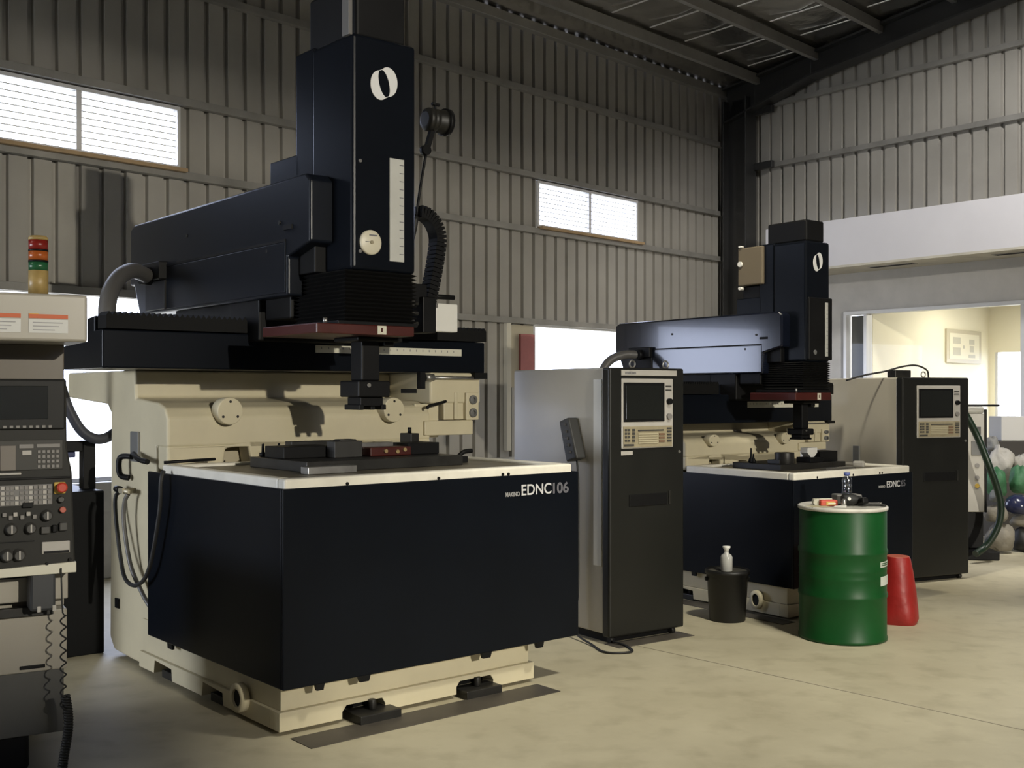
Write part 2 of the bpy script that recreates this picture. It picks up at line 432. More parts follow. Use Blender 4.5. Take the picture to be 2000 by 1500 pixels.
# office room behind the glass
OX = CX + 0.6225*2.46; OY = CY - 0.7826*2.46
mb = MB()
mb.box(0.16, 4.35, 0.0, 0.08, 0.0, 3.2)
struct(place(mb.build('wall_office_side', officewall), (OX, OY, 0), AL))
mb = MB()
mb.box(4.35, 4.43, -6.0, 0.08, 2.30, 3.2); mb.box(4.35, 4.43, -6.0, 0.08, 0.0, 0.8)
mb.box(4.35, 4.43, -0.10, 0.08, 0.8, 2.3); mb.box(4.35, 4.43, -6.0, -3.6, 0.8, 2.3)
struct(place(mb.build('wall_office_back', officewall), (OX, OY, 0), AL))
root = struct(place(empty('window_6', WLp, 0), (OX, OY, 0), AL))
mb = MB(); mb.box(4.36, 4.42, -0.14, -0.10, 0.8, 2.3); mb.box(4.36, 4.42, -1.9, -1.86, 0.8, 2.3); mb.box(4.36, 4.42, -3.6, -3.56, 0.8, 2.3); mb.build('window_frame', alu, root)
mb = MB(); mb.box(4.385, 4.392, -3.56, -0.14, 0.8, 2.3); mb.build('window_pane', pane, root)
mb = MB(); mb.box(0.0, 4.35, -6.0, 0.0, 3.15, 3.2); struct(place(mb.build('ceiling_office', plaster), (OX, OY, 0), AL))
mb = MB(); mb.box(-1.2, 4.35, -6.1, -6.0, 0.0, 3.2); struct(place(mb.build('wall_office_end', officewall), (OX, OY, 0), AL))
rt = empty('framed_notice', (OX, OY, 0), AL, 'pale framed notice on the cream office wall behind the glass', 'framed notice')
mb = MB(); mb.box(2.58, 3.95, -0.03, -0.001, 2.10, 2.62); mb.build('notice_frame', mat('notice_frame', (0.52,0.47,0.35), 0.5), rt, 0.004)
mb = MB(); mb.box(2.68, 3.85, -0.034, -0.0305, 2.16, 2.56); mb.build('notice_sheet', mat('notice_paper', (0.72,0.68,0.54), 0.6), rt)
for a, b, c, d in ((2.8,3.1,2.40,2.50),(2.8,3.1,2.22,2.34),(3.45,3.65,2.40,2.48),(3.47,3.62,2.28,2.38),(3.42,3.68,2.19,2.24),(3.2,3.26,2.33,2.38)):
    MB().box(a, b, -0.0365, -0.0345, c, d).build('notice_print', mat('notice_ink', (0.48,0.46,0.38), 0.6), rt)

# steel frame in the corner
mb = MB()
def ibeam_z(mb, s0, s1, v0, v1, z0, z1, t=0.03):
    mb.box(s0, s0+t, v0, v1, z0, z1); mb.box(s1-t, s1, v0, v1, z0, z1)
    mb.box(s0+t, s1-t, (v0+v1)/2-0.012, (v0+v1)/2+0.012, z0, z1)
ibeam_z(mb, 0.17, 0.62, -0.34, -0.09, 0.0, 6.02)
struct(place(mb.build('column_corner', frame_dark, bev=0.004), WLp, AR))
mb = MB()
def raf(s): return EAVE - 0.05 + SLOPE*0.99*s
def dep(s): return 0.34 + max(0, 0.20*(1-(s-0.2)/1.5))
ss = [0.17,0.7,1.2,1.7,2.5,WLEN]
for a, b in zip(ss[:-1], ss[1:]):
    for (v0,v1,f0,f1) in ((-0.34,-0.09,lambda s:raf(s)-0.03,raf),(-0.34,-0.09,lambda s:raf(s)-dep(s),lambda s:raf(s)-dep(s)+0.03),(-0.227,-0.203,lambda s:raf(s)-dep(s)+0.03,lambda s:raf(s)-0.03)):
        mb.hexa([(a,v0,f0(a)),(b,v0,f0(b)),(b,v1,f0(b)),(a,v1,f0(a)),(a,v0,f1(a)),(b,v0,f1(b)),(b,v1,f1(b)),(a,v1,f1(a))])
struct(place(mb.build('beam_rafter', frame_dark, bev=0.003), WLp, AR))
# cleats on the column
for z in (4.99, 5.80):
    mb = MB(); mb.box(0.62, 0.95, -0.16, -0.09, z-0.05, z+0.05); trim(mb, frame_dark, 0.004, WLp, AR)

# roof: foil lined, purlins parallel to the left wall
mb = MB()
NS = 66; DS = [0.0,0.35,0.85,1.3,1.85,2.3,2.85,3.3,3.85,4.4,5.0,5.8,7,9,12,16,20]
vs = []
for i in range(NS+1):
    s = -27.0 + i*(27.3/NS)
    for j, d in enumerate(DS):
        sag = 0.0 if j % 2 == 0 else -0.035
        rr = random.Random(i*100+j)
        vs.append((s, -d, EAVE + 0.02 + SLOPE*d + sag + 0.012*rr.uniform(-1,1)))
# the sheet also runs past the corner along the slanted right wall
M = len(DS)
for j, d in enumerate(DS):
    pass
fs = [(i*M+j, (i+1)*M+j, (i+1)*M+j+1, i*M+j+1) for i in range(NS) for j in range(M-1)]
mb.add(vs, fs, True)
vs = [(0.3,0.0,EAVE+.02)] + [(0.3,-d,EAVE+0.02+SLOPE*d) for d in (20.0,)] + [(3.2,-20.0,EAVE+.02+SLOPE*20)]
mb.add(vs, [(0,1,2)])
struct(place(mb.build('ceiling', foil), WLp, AL))
for d in (0.72, 1.74, 2.76, 3.8, 4.9, 6.2, 8.0):
    mb = MB(); z = EAVE - 0.02 + SLOPE*d
    mb.prism([(-d-0.035,z-0.14),(-d+0.035,z-0.14),(-d+0.035,z-0.13),(-d-0.025,z-0.13),(-d-0.025,z-0.01),(-d+0.035,z-0.01),(-d+0.035,z),(-d-0.035,z)], 'x', -26.0, 0.05+0.14*d-0.35)
    trim(mb, galv, 0.002)
# taped seams of the foil
mb = MB()
for k in range(12):
    s = -0.95 - 0.78*k
    for d0, d1 in ((0.85,1.6),(1.9,2.62),(2.9,3.7),(3.95,4.8)):
        sk = s + 0.14*d0 + (0.25 if int(d0) % 2 else 0)
        z0 = EAVE - 0.035 + SLOPE*d0; z1 = EAVE - 0.035 + SLOPE*d1
        mb.hexa([(sk,-d0,z0),(sk+.03,-d0,z0),(sk+.03+.1,-d1,z1),(sk+.1,-d1,z1),(sk,-d0,z0+.006),(sk+.03,-d0,z0+.006),(sk+.13,-d1,z1+.006),(sk+.1,-d1,z1+.006)])
trim(mb, foiltape, 0)

# floor and the two walls behind the camera (closing the hall)
mb = MB(); mb.box(-22, 26, -16, 26, -0.10, 0.0)
struct(mb.build('floor', floorm))
mb = MB(); mb.box(-0.6, 5.2, -0.004, 0.004, -0.002, 0.0012)
trim(mb, mat('joint_filler', (0.24,0.215,0.16), 0.7), 0, (0.75, 7.33, 0), math.degrees(math.atan2(-0.84, 0.77)))
def world_l(s, v): return (CX+0.688*s-0.725*v, CY+0.725*s+0.688*v)
def world_r(s, v): return (CX+0.6225*s+0.7826*v, CY-0.7826*s+0.6225*v)
A = world_l(-26, 0); B = world_r(WLEN, 0); D = (A[0]+B[0]-CX, A[1]+B[1]-CY)
def wallseg(name, p, q, gaps=()):
    L = math.hypot(q[0]-p[0], q[1]-p[1]); mb = MB()
    if gaps:
        a, b, g, h = gaps
        mb.box(0, a, 0, 0.1, 0, 9.5); mb.box(b, L, 0, 0.1, 0, 9.5); mb.box(a, b, 0, 0.1, h, 9.5); mb.box(a, b, 0, 0.1, 0, g)
    else: mb.box(0, L, 0, 0.1, 0, 9.5)
    return struct(place(mb.build(name, sheet), (p[0], p[1], 0), math.degrees(math.atan2(q[1]-p[1], q[0]-p[0]))))
wallseg('wall_near', A, D)
# wall_back has an invented opening, its steps shaped to cut the key lamp's light
bl = math.hypot(B[0]-D[0], B[1]-D[1]); bd = ((B[0]-D[0])/bl, (B[1]-D[1])/bl)
KZ = 5.0
def cut(az, slope):
    r = (math.cos(R(az)), math.sin(R(az)))
    n = -r[0]*bd[1]+r[1]*bd[0]; t = r[0]*bd[0]+r[1]*bd[1]
    return 15.0+3.0*t/n, KZ+slope*3.0/n
mb = MB(); edges = [(138.0, -0.310, -0.167), (130.6, -0.310, -0.167), (130.6, -0.37, -0.030), (92.0, -0.37, -0.030)]
p = [(*cut(a, lo), cut(a, hi)[1]) for a, lo, hi in edges]
mb.box(0, p[0][0], 0, 0.1, 0, 9.5); mb.box(p[3][0], bl, 0, 0.1, 0, 9.5)
for q0, q1 in ((p[0], p[1]), (p[2], p[3])):
    mb.hexa([(q0[0],0,0),(q1[0],0,0),(q1[0],.1,0),(q0[0],.1,0),(q0[0],0,q0[1]),(q1[0],0,q1[1]),(q1[0],.1,q1[1]),(q0[0],.1,q0[1])])
    mb.hexa([(q0[0],0,q0[2]),(q1[0],0,q1[2]),(q1[0],.1,q1[2]),(q0[0],.1,q0[2]),(q0[0],0,9.5),(q1[0],0,9.5),(q1[0],.1,9.5),(q0[0],.1,9.5)])
struct(place(mb.build('wall_back', sheet), (D[0], D[1], 0), math.degrees(math.atan2(bd[1], bd[0]))))
# lights: openings to the sky (portals) and unseen lamps, some added as fill
def area(name, loc, rot, sx, sy, power, col=(1,1,1), portal=False, spread=180):
    l = bpy.data.lights.new(name, 'AREA'); l.shape = 'RECTANGLE'; l.size = sx; l.size_y = sy
    l.energy = power; l.color = col; l.spread = R(spread)
    if portal: l.cycles.is_portal = True
    o = bpy.data.objects.new(name, l); COL.objects.link(o); o.location = loc; o.rotation_euler = rot
    return o
def aim(o, tgt):
    d = Vector(tgt)-Vector(o.location); o.rotation_euler = d.to_track_quat('-Z','Y').to_euler(); return o
def portal(wall, s0, s1, z0, z1):
    f = world_l if wall == 'l' else world_r
    c = f((s0+s1)/2, 0.06); p = f((s0+s1)/2, -1.0)
    o = area('sky_portal', (c[0], c[1], (z0+z1)/2), (0,0,0), s1-s0, z1-z0, 1, portal=True)
    aim(o, (p[0], p[1], (z0+z1)/2))
portal('l', -12.0, -9.35, 3.715, 4.30); portal('l', -4.39, -2.32, 3.715, 4.30)
portal('l', -24.5, -18.0, 0.85, 3.5); portal('l', -11.06, -9.3, 0.85, 2.52); portal('l', -4.46, -2.2, 0.85, 2.5)
c = (OX+0.688*4.45+0.725*1.85, OY+0.725*4.45-0.688*1.85, 1.55)
aim(area('sky_portal', c, (0,0,0), 3.5, 1.5, 1, portal=True), (c[0]-0.688, c[1]-0.725, 1.55))
pc = (D[0]+bd[0]*15.0, D[1]+bd[1]*15.0)
def spot(name, loc, tgt, power, col, size, blend, rad=0.25):
    l = bpy.data.lights.new(name, 'SPOT'); l.energy = power; l.color = col; l.spot_size = R(size); l.spot_blend = blend; l.shadow_soft_size = rad
    o = bpy.data.objects.new(name, l); COL.objects.link(o); o.location = loc
    return aim(o, tgt)
KEY = aim(area('unseen_key_lamp', (pc[0]+bd[1]*3.0, pc[1]-bd[0]*3.0, KZ), (0,0,0), 0.22, 0.16, 1480, (1.0, 0.93, 0.77)), (0.2, 7.0, 1.6))  # unseen key lamp; its spot beyond wall_back is invented
wl = world_l(-21.2, -0.15)
FILL = aim(area('left_fill_lamp', (wl[0], wl[1], 1.9), (0,0,0), 4.5, 1.6, 620, (0.90, 0.94, 1.0)), (-2.3, 6.8, 1.2))  # added fill lamp, boosts daylight on the left-facing sides
LA = spot('overhead_spot', (3.1, 3.8, 6.9), (2.4, 5.3, 0), 1500, (1.0, 0.95, 0.80), 57, 0.35)
LB = spot('overhead_spot', (5.4, 9.2, 6.4), (5.5, 13.2, 2.2), 1150, (1.0, 0.97, 0.93), 92, 0.5)
LC = spot('overhead_spot', (0.8, 7.0, 6.6), (3.15, 10.15, 1.2), 950, (1.0, 0.93, 0.76), 30, 0.6)  # added unseen spot, brightens the far cabinet's left side
OFF = area('office_fill_lamp', (OX+0.688*2.2+0.725*1.6, OY+0.725*2.2-0.688*1.6, 3.1), (0,0,0), 1.6, 1.6, 76, (1.0, 0.96, 0.84))  # added unseen lamp, brightens the cream office wall
w = bpy.data.worlds.new('sky'); scene.world = w; w.use_nodes = True
nt = w.node_tree; bg = nt.nodes['Background']
tc = nt.nodes.new('ShaderNodeTexCoord'); sx = nt.nodes.new('ShaderNodeSeparateXYZ')
nt.links.new(tc.outputs['Generated'], sx.inputs[0])
cr = nt.nodes.new('ShaderNodeValToRGB')
cr.color_ramp.elements[0].position = 0.47; cr.color_ramp.elements[0].color = (0.26, 0.25, 0.23, 1)
cr.color_ramp.elements[1].position = 0.50; cr.color_ramp.elements[1].color = (0.76, 0.83, 1.08, 1)
mp_ = nt.nodes.new('ShaderNodeMapRange'); mp_.inputs['From Min'].default_value = -1; mp_.inputs['From Max'].default_value = 1
nt.links.new(sx.outputs['Z'], mp_.inputs['Value']); nt.links.new(mp_.outputs['Result'], cr.inputs['Fac'])
nt.links.new(cr.outputs['Color'], bg.inputs['Color']); bg.inputs['Strength'].default_value = 9.0
# ------------------------------------------------------------------ spark erosion machines
def interp(t):
    def f(x):
        for (a, b), (c, d) in zip(t[:-1], t[1:]):
            if x <= c or (c, d) == t[-1]: return b + (d-b)*(x-a)/(c-a)
    return f
ident = lambda x, y, z: (x, y, z)
def ring_logo(mb, cx, cz, y, k):
    # white double ring: two crescents around a leaning oval hole
    n = 56; out = []; inn = []
    for i in range(n):
        a = 2*math.pi*i/n; c, s = math.cos(a), math.sin(a)
        best = 0
        for (ox, oz) in ((-0.026,-0.013),(0.026,0.013)):
            rx, rz = 0.062, 0.081
            A = (c/rx)**2+(s/rz)**2; Bq = -2*(ox*c/rx**2+oz*s/rz**2); Cq = (ox/rx)**2+(oz/rz)**2-1
            best = max(best, (-Bq+math.sqrt(Bq*Bq-4*A*Cq))/(2*A))
        ex, ez = 0.034*c, 0.074*s
        t = R(14); hx, hz = ex*math.cos(t)-ez*math.sin(t)*0.9, ex*math.sin(t)+ez*math.cos(t)
        hx = -0.0 + ex - 0.22*ez; hz = ez
        out.append((c*best, s*best)); inn.append((hx, hz))
    vs = [(cx+k*p[0], y, cz+k*p[1]) for p in out] + [(cx+k*p[0], y, cz+k*p[1]) for p in inn]
    vs += [(p[0], y+0.004, p[2]) for p in vs]
    fs = []
    for i in range(n):
        j = (i+1) % n
        fs += [(i,j,n+j,n+i), (2*n+i,3*n+i,3*n+j,2*n+j), (i,2*n+i,2*n+j,j), (n+i,n+j,3*n+j,3*n+i)]
    return mb.add(vs, fs)

def machine(loc, rz, label, mp=ident, mc=ident, big=True):
    """mp maps the fixed frame, mc the travelling carriage (arm, head)."""
    rt = empty('spark_erosion_machine', loc, rz, label, 'machine')
    B = lambda: MB(mp)
    C = lambda: MB(mc)
    # --- base casting
    b = B()
    fr = [(0.03,0.02),(0.376,0.02),(0.376,0.055),(0.40,0.085),(0.61,0.085),(0.628,0.055),(0.628,0.02),(1.083,0.02),(1.083,0.06),(1.105,0.088),(1.315,0.088),(1.335,0.06),(1.335,0.02),(1.63,0.02),(1.63,0.112),(0.03,0.112)]
    b.prism(fr, 'y', 0.09, 0.19)
    sd = [(0.19,0.02),(0.69,0.02),(0.70,0.085),(0.93,0.095),(0.945,0.02),(1.33,0.02),(1.34,0.085),(1.57,0.095),(1.585,0.02),(1.80,0.02),(1.80,0.112),(0.19,0.112)]
    b.prism(sd, 'x', 0.03, 0.13)
    b.prism(sd, 'x', 1.53, 1.63)
    b.box(0.13, 1.53, 0.19, 1.8, 0.106, 0.112)
    b.box(0.05, 1.61, 0.115, 1.8, 0.112, 0.30)
    base = b.build('base_casting', cream, rt, 0.018, 3)
    b = B(); b.box(0.14, 1.52, 0.30, 1.8, 0.0, 0.105); b.build('base_underside', black, rt)
    b = B(); b.lathe((-0.012,0.46,0.115), [(0.045,0),(0.072,0),(0.072,0.04),(0.045,0.04)], 28, 'x', cap=False); b.lathe((-0.012,0.46,0.115),[(0.045,0),(0.045,0.04)],28,'x',cap=False)
    b.build('drain_boss', cream, rt)
    b = B(); b.cyl((0.0,0.46,0.115), 0.044, 0.03, 'x', 24); b.build('drain_hole', black, rt)
    for (x0, x1, y0, y1) in ((0.42,0.66,-0.01,0.16),(1.10,1.34,0.02,0.16),(0.06,0.16,0.72,0.9),(0.06,0.16,1.36,1.54)):
        b = B(); b.box(x0, x1, y0, y1, 0.0, 0.045); b.cyl(((x0+x1)/2,(y0+y1)/2,0.045), 0.02, 0.05, 'z', 12)
        b.build('levelling_foot', dsteel, rt, 0.004)
    # --- work tank
    b = B(); t = 0.02
    b.box(0, 1.893, 0, t, 0.24, 1.182); b.box(0, t, t, 1.60, 0.24, 1.182); b.box(1.893-t, 1.893, t, 1.44, 0.24, 1.182)
    b.box(t, 1.893-t, t, 1.44, 0.26, 1.10)
    tank = b.build('work_tank', navy, rt, 0.006)
    for (x, y, lx, ly) in ((0.20,0.012,.05,.02),(0.45,0.012,.07,.02),(1.22,0.012,.07,.02),(1.60,0.012,.06,.02),(0.012,1.30,.02,.06)):
        b = B(); b.prism([(-.5,0),(.5,0),(.35,-1),(-.35,-1)], 'y', -.5, .5)
        b.v = [(x+p[0]*lx, y+p[1]*ly, 0.243+p[2]*0.032) for p in b.v]
        b.build('panel_clip', black, tank)
    b = B(); r0, r1 = 0.012, 1.845
    b.box(r0, r1, 0.005, 0.075, 1.172, 1.228); b.box(r0, r0+0.07, 0.075, 1.42, 1.172, 1.228)
    b.box(r1-0.07, r1, 0.075, 1.42, 1.172, 1.228); b.box(r0+0.07, r1-0.07, 1.33, 1.42, 1.172, 1.228)
    b.build('tank_rim', rimwhite, rt, 0.012, 3)
    for x in (0.35, 0.9, 1.33, 1.37):
        b = B(); b.cyl((x,-0.001,1.19), 0.008, 0.008, 'y', 10); b.build('rim_screw', black, rt)
    b = B(); b.box(r0+0.07, r1-0.07, 0.075, 1.33, 1.10, 1.212); b.build('tray_floor', tray, rt)
    # --- work table
    b = B(); b.box(0.41, 1.44, 0.50, 1.14, 1.212, 1.27)
    for y in (0.62, 0.75, 0.88, 1.01): pass
    tb = b.build('work_table', graph if False else dsteel, rt, 0.004)
    # --- column casting
    b = B()
    prof = [(1.46,1.32),(1.46,1.49),(1.50,1.545),(1.60,1.575),(1.93,1.60),(1.95,1.77),(3.12,1.77),(3.12,1.60),(2.40,1.56),(2.33,1.50),(2.35,0.10),(2.28,0.03),(2.0,0.02),(1.62,0.02),(1.62,1.20),(1.62,1.32)]
    b.prism(prof, 'x', 0.06, 1.90)
    fp = [(0.06,1.19),(0.40,1.19),(0.42,1.305),(0.56,1.32),(0.585,1.19),(0.86,1.19),(0.87,1.295),(0.99,1.305),(1.01,1.19),(1.56,1.19),(1.57,1.29),(1.69,1.29),(1.70,1.19),(1.90,1.19),(1.90,1.33),(0.06,1.33)]
    b.prism(fp, 'y', 1.46, 1.60)
    b.box(1.90, 2.33, 1.46, 2.2, 1.56, 1.77)
    col = b.build('column_casting', cream, rt, 0.016, 3)
    b = B(); b.box(0.10, 1.86, 1.605, 1.615, 1.19, 1.335); b.build('column_recess', mat('recess_cream_shaded', (0.42,0.37,0.26), 0.6), rt)  # darker copy of the cream, notch shade put into the colour
    for (cx, cz) in ((0.415,1.545),(1.565,1.542)):
        b = B(); b.cyl((cx,1.395,cz-0.02), 0.080, 0.09, 'y', 40)
        cv = b.build('round_cover', cream, rt, 0.006)
        for q in (90, 215, 325):
            b = B(); b.cyl((cx+0.056*math.cos(R(q)), 1.392, cz-0.02+0.056*math.sin(R(q))), 0.008, 0.006, 'y', 10); b.build('cover_screw', dsteel, cv)
    b = B(); b.box(0.045, 0.062, 1.86, 1.98, 1.22, 1.40); b.build('side_recess', mgrey, rt, 0.004)
    b = B(); b.tube([(0.04,1.98,1.12),(0.0,2.02,1.14),(0.0,2.02,1.24),(0.04,1.93,1.25)], 0.018, 8); b.build('side_handle', black, rt)
    b = B(); b.tube([(0.0,1.60,1.235),(-0.01,1.70,1.245),(0.02,1.86,1.27)], 0.016, 8); b.build('tank_latch', black, rt)
    b = B(); b.box(0.05, 0.062, 2.18, 2.24, 0.30, 0.36); b.build('lower_slot', black, rt)
    # bracket and sockets at the right of the column
    b = B(); b.prism([(1.44,1.345),(1.44,1.445),(1.60,1.445),(1.60,1.345)], 'x', 1.84, 2.25); b.box(1.80, 2.0, 1.50, 1.7, 1.33, 1.56)
    b.build('side_bracket', cream, rt, 0.008)
    b = B(); b.box(2.02, 2.19, 1.47, 1.62, 1.448, 1.64); b.box(2.10, 2.13, 1.455, 1.47, 1.45, 1.638); b.build('junction_box', cream, rt, 0.006)
    b = B(); b.box(2.19, 2.30, 1.44, 1.60, 1.445, 1.635); so_ = b.build('socket_box', cream, rt, 0.006)
    for z in (1.585, 1.495):
        b = B(); b.lathe((2.245,1.425,z), [(0.015,0.0),(0.031,0.0),(0.031,0.02)], 20, 'y', cap=False); b.cyl((2.245,1.436,z), 0.026, 0.004, 'y', 20); b.build('round_socket', mgrey, so_)
    b = B(); b.tube([(2.03,1.46,1.575),(1.95,1.44,1.56),(1.86,1.42,1.545),(1.845,1.42,1.525)], 0.010, 8); b.build('control_lever', black, rt)
    b = B(); b.cyl((1.86,1.44,1.735), 0.011, 0.44, 'x', 12); b.cyl((1.84,1.44,1.735), 0.024, 0.07, 'x', 14); b.build('chrome_rod', steel, rt)
    b = B(); b.box(1.79, 1.83, 1.42, 1.46, 1.66, 1.77); b.box(1.66, 1.76, 1.42, 1.46, 1.63, 1.66); b.build('rod_bracket', black, rt)
    b = B(); b.box(2.25, 2.36, 1.42, 1.47, 1.73, 1.772); b.build('beam_foot', black, rt)
    # --- cross beam with way covers
    b = B(); b.prism([(1.50,1.77),(2.15,1.77),(2.15,1.91),(1.74,1.925),(1.74,2.055),(1.62,2.065),(1.62,1.985),(1.50,1.985)], 'x', -0.296, 2.40)
    beam = b.build('cross_beam', navy, rt, 0.008)
    for (a, c, nn) in ((-0.285, 0.56, 26), (1.22, 2.39, 34)):
        b = B(); st = (c-a)/nn
        prof2 = [(a,1.99)] + [q for i in range(nn) for q in ((a+st*i,2.062),(a+st*(i+.5),2.084))] + [(c,2.062),(c,1.99)]
        b.prism(prof2, 'y', 1.47, 1.60); b.build('way_bellows', fold, rt)
    b = B(); b.box(1.04, 2.19, 1.494, 1.50, 1.885, 1.932); sc = b.build('travel_scale', offwhite, rt)
    b = B()
    for i in range(21): b.box(1.08+i*0.052, 1.084+i*0.052, 1.4925, 1.4945, 1.908, 1.922)
    b.build('scale_marks', labelt, sc)
    # --- carriage: saddle, arm, head
    b = C(); b.box(0.58, 1.22, 1.36, 1.74, 1.94, 2.20); b.box(0.60, 1.20, 1.742, 2.60, 2.06, 2.20); b.box(0.62, 1.18, 1.05, 1.36, 2.06, 2.30)
    b.build('saddle', black, rt, 0.01)
    b = C()
    b.prism([(0.71,2.46),(0.71,2.80),(0.76,2.84),(3.20,2.83),(3.27,2.80),(3.27,2.40),(3.20,2.40),(3.10,2.18),(0.96,2.18),(0.96,2.40),(0.80,2.44)], 'x', 0.55, 1.25)
    am = navy_matt if big else navy_arm
    arm = b.build('ram_arm', am, rt, 0.014, 3)
    b = C(); b.box(0.543, 0.5505, 0.98, 2.70, 2.485, 2.50); b.build('arm_seam', black, arm)
    b = C(); b.box(0.544, 0.551, 0.98, 2.66, 2.20, 2.482); b.build('lower_cover', am, arm, 0.002)
    b = C(); b.box(0.49, 0.56, 2.62, 2.98, 2.40, 2.52); b.box(0.53,0.56,2.62,2.95,2.20,2.40); b.build('cable_inlet', black, arm, 0.006)
    for (y, z) in ((1.05,2.60),(1.2,2.45),(2.3,2.66)):
        b = C(); b.cyl((0.542,y,z), 0.012, 0.012, 'x', 12); b.build('arm_bolt', dsteel, arm)
    b = C(); b.box(0.541, 0.552, 0.90, 1.00, 2.55, 2.575); b.build('arm_grip', black, arm)
    b = C(); b.box(0.70, 1.05, 1.10, 1.45, 2.841, 3.02); b.build('motor_box', navy, arm, 0.006)
    b = C(); b.box(0.62, 1.18, 0.78, 1.14, 2.30, 2.50); b.build('head_mount', black, rt, 0.006)
    b = C()
    b.box(0.688, 1.105, 0.50, 0.93, 2.30, 3.58); head = b.build('machine_head', navy, rt, 0.02, 3)
    b = C(); b.box(0.70, 1.09, 0.93, 1.14, 2.50, 3.60); b.build('head_back', navy, rt, 0.012)
    b = C(); b.box(0.74, 1.06, 0.54, 1.05, 3.58, 3.90); b.build('head_cap', black, rt, 0.015)
    if big:
        b = C(); b.box(0.665, 0.69, 0.50, 0.57, 3.565, 3.95); b.build('corner_strip', lgrey, head, 0.004)
    b = MB(); ring_logo(b, 0.89, 3.335, 0.4955, 1.0) if big else ring_logo(b, 0, 0, 0, 0.72)
    if not big:
        c0 = mc(0.89, 0.4955, 3.36); b.v = [(c0[0]+p[0]*0.9, c0[1]+p[1], c0[2]+p[2]*1.1) for p in b.v]
    b.build('ring_emblem', mat('emblem_white', (0.72,0.72,0.72), 0.45), head)
    if not big:
        b = C(); b.box(0.70, 1.11, 0.47, 0.50, 2.32, 2.98); b.build('gauge_panel', black, head, 0.008)
    yf = 0.494 if big else 0.464
    b = C(); b.box(0.925, 1.02, yf-0.002, yf+0.006, 2.36, 2.93) if big else b.box(0.975, 1.02, yf-0.002, yf+0.006, 2.36, 2.93)
    hs = b.build('depth_scale', mat('scale_white', (0.50,0.50,0.47), 0.4, var=0.08), head)
    b = C()
    for i in range(12):
        b.box(0.99, 1.015, yf-0.004, yf-0.0015, 2.40+i*0.045, 2.404+i*0.045)
    b.build('scale_marks', labelt, hs)
    if big:
        b = C(); b.lathe((0.80,0.482,2.452), [(0.0,0.0),(0.060,0.0),(0.068,0.006),(0.068,0.02)], 36, 'y', cap=False); dg = b.build('dial_gauge', mat('dial_cream', (0.62,0.58,0.46), 0.4), head)
        b = C(); b.box(0.785, 0.835, 0.479, 0.4825, 2.487, 2.494); b.box(0.76,0.79,0.479,0.4825,2.452,2.455); b.build('dial_mark', labelt, dg)
        b = C(); b.cyl((0.80,0.476,2.452), 0.010, 0.01, 'y', 14); b.build('dial_hub', keytan, dg)
    else:
        b = C(); b.cyl((0.80,0.462,2.40), 0.025, 0.01, 'y', 20); b.build('dial_gauge', mgrey, head)
    for z in (2.40, 2.89):
        b = C(); b.cyl((0.735,0.492,z), 0.010, 0.010, 'y', 12); b.build('panel_knob', lgrey, head)
    # head bellows
    b = C()
    nb = 13; z0, z1 = 2.02, 2.30; st = (z1-z0)/nb
    for i in range(nb):
        za, zb, zc = z0+i*st, z0+(i+.5)*st, z0+(i+1)*st
        for (p, q, g, h) in ((za, zb, 0.0, 0.022), (zb, zc, 0.022, 0.0)):
            b.hexa([(0.66-g,0.52-g,p),(1.09+g,0.52-g,p),(1.09+g,1.02+g,p),(0.66-g,1.02+g,p),(0.66-h,0.52-h,q),(1.09+h,0.52-h,q),(1.09+h,1.02+h,q),(0.66-h,1.02+h,q)])
    b.build('head_bellows', fold, rt)
    b = C(); b.box(0.60, 1.12, 0.50, 1.10, 2.00, 2.022); b.build('bellows_flange', black, rt, 0.004)
    b = C(); b.box(0.44, 1.06, 0.45, 1.05, 1.945, 2.0); rp = b.build('red_plate', redplate, rt, 0.006)
    b = C(); b.box(0.815, 0.872, 0.446, 0.4505, 1.95, 1.997); wl = b.build('white_label', offwhite, rp)
    b = C(); b.box(0.838, 0.848, 0.444, 0.4465, 1.963, 1.985); b.build('label_mark', redplate, wl)
    b = C(); b.cyl((0.52,0.50,2.0), 0.012, 0.03, 'z', 10); b.build('plate_bolt', steel, rp)
    # tool chuck
    b = C(); b.box(0.87, 0.99, 0.69, 0.81, 1.70, 1.945); b.box(0.80, 1.10, 0.62, 0.88, 1.92, 1.946); b.box(1.0,1.07,0.66,0.74,1.895,1.925); b.build('quill', black, rt, 0.008)
    b = C(); b.box(0.822, 1.034, 0.65, 0.85, 1.608, 1.70); ck = b.build('tool_chuck', black, rt, 0.008)
    b = C(); b.box(0.855, 1.005, 0.68, 0.82, 1.556, 1.608)
    b.box(0.84, 0.872, 0.67, 0.83, 1.536, 1.566); b.box(0.988, 1.02, 0.67, 0.83, 1.536, 1.566); b.box(0.915,0.945,0.67,0.83,1.536,1.556); b.build('chuck_jaws', black, ck, 0.004)
    b = C(); b.cyl((0.885,0.638,1.675), 0.012, 0.014, 'y', 12); b.build('chuck_screw', steel, ck)
    # duct at the rear, energy chain, box, rod at the right of the head
    b = C(); b.tube(([(0.46,2.80,2.43),(0.30,2.85,2.43),(0.12,2.90,2.37),(0.0,2.92,2.24),(-0.04,2.92,2.05)] if not big else [(0.46,2.76,2.43),(0.28,2.52,2.43),(0.12,2.32,2.37),(0.0,2.17,2.26),(-0.05,2.10,2.12),(-0.05,2.08,1.92)]), 0.052, 14)
    b.build('cable_duct', hosegrey, rt)
    b = C(); b.cyl((0.50,2.78,2.43), 0.062, -0.07, 'x', 18); b.build('duct_collar', black, rt)
    b = C(); pts = []
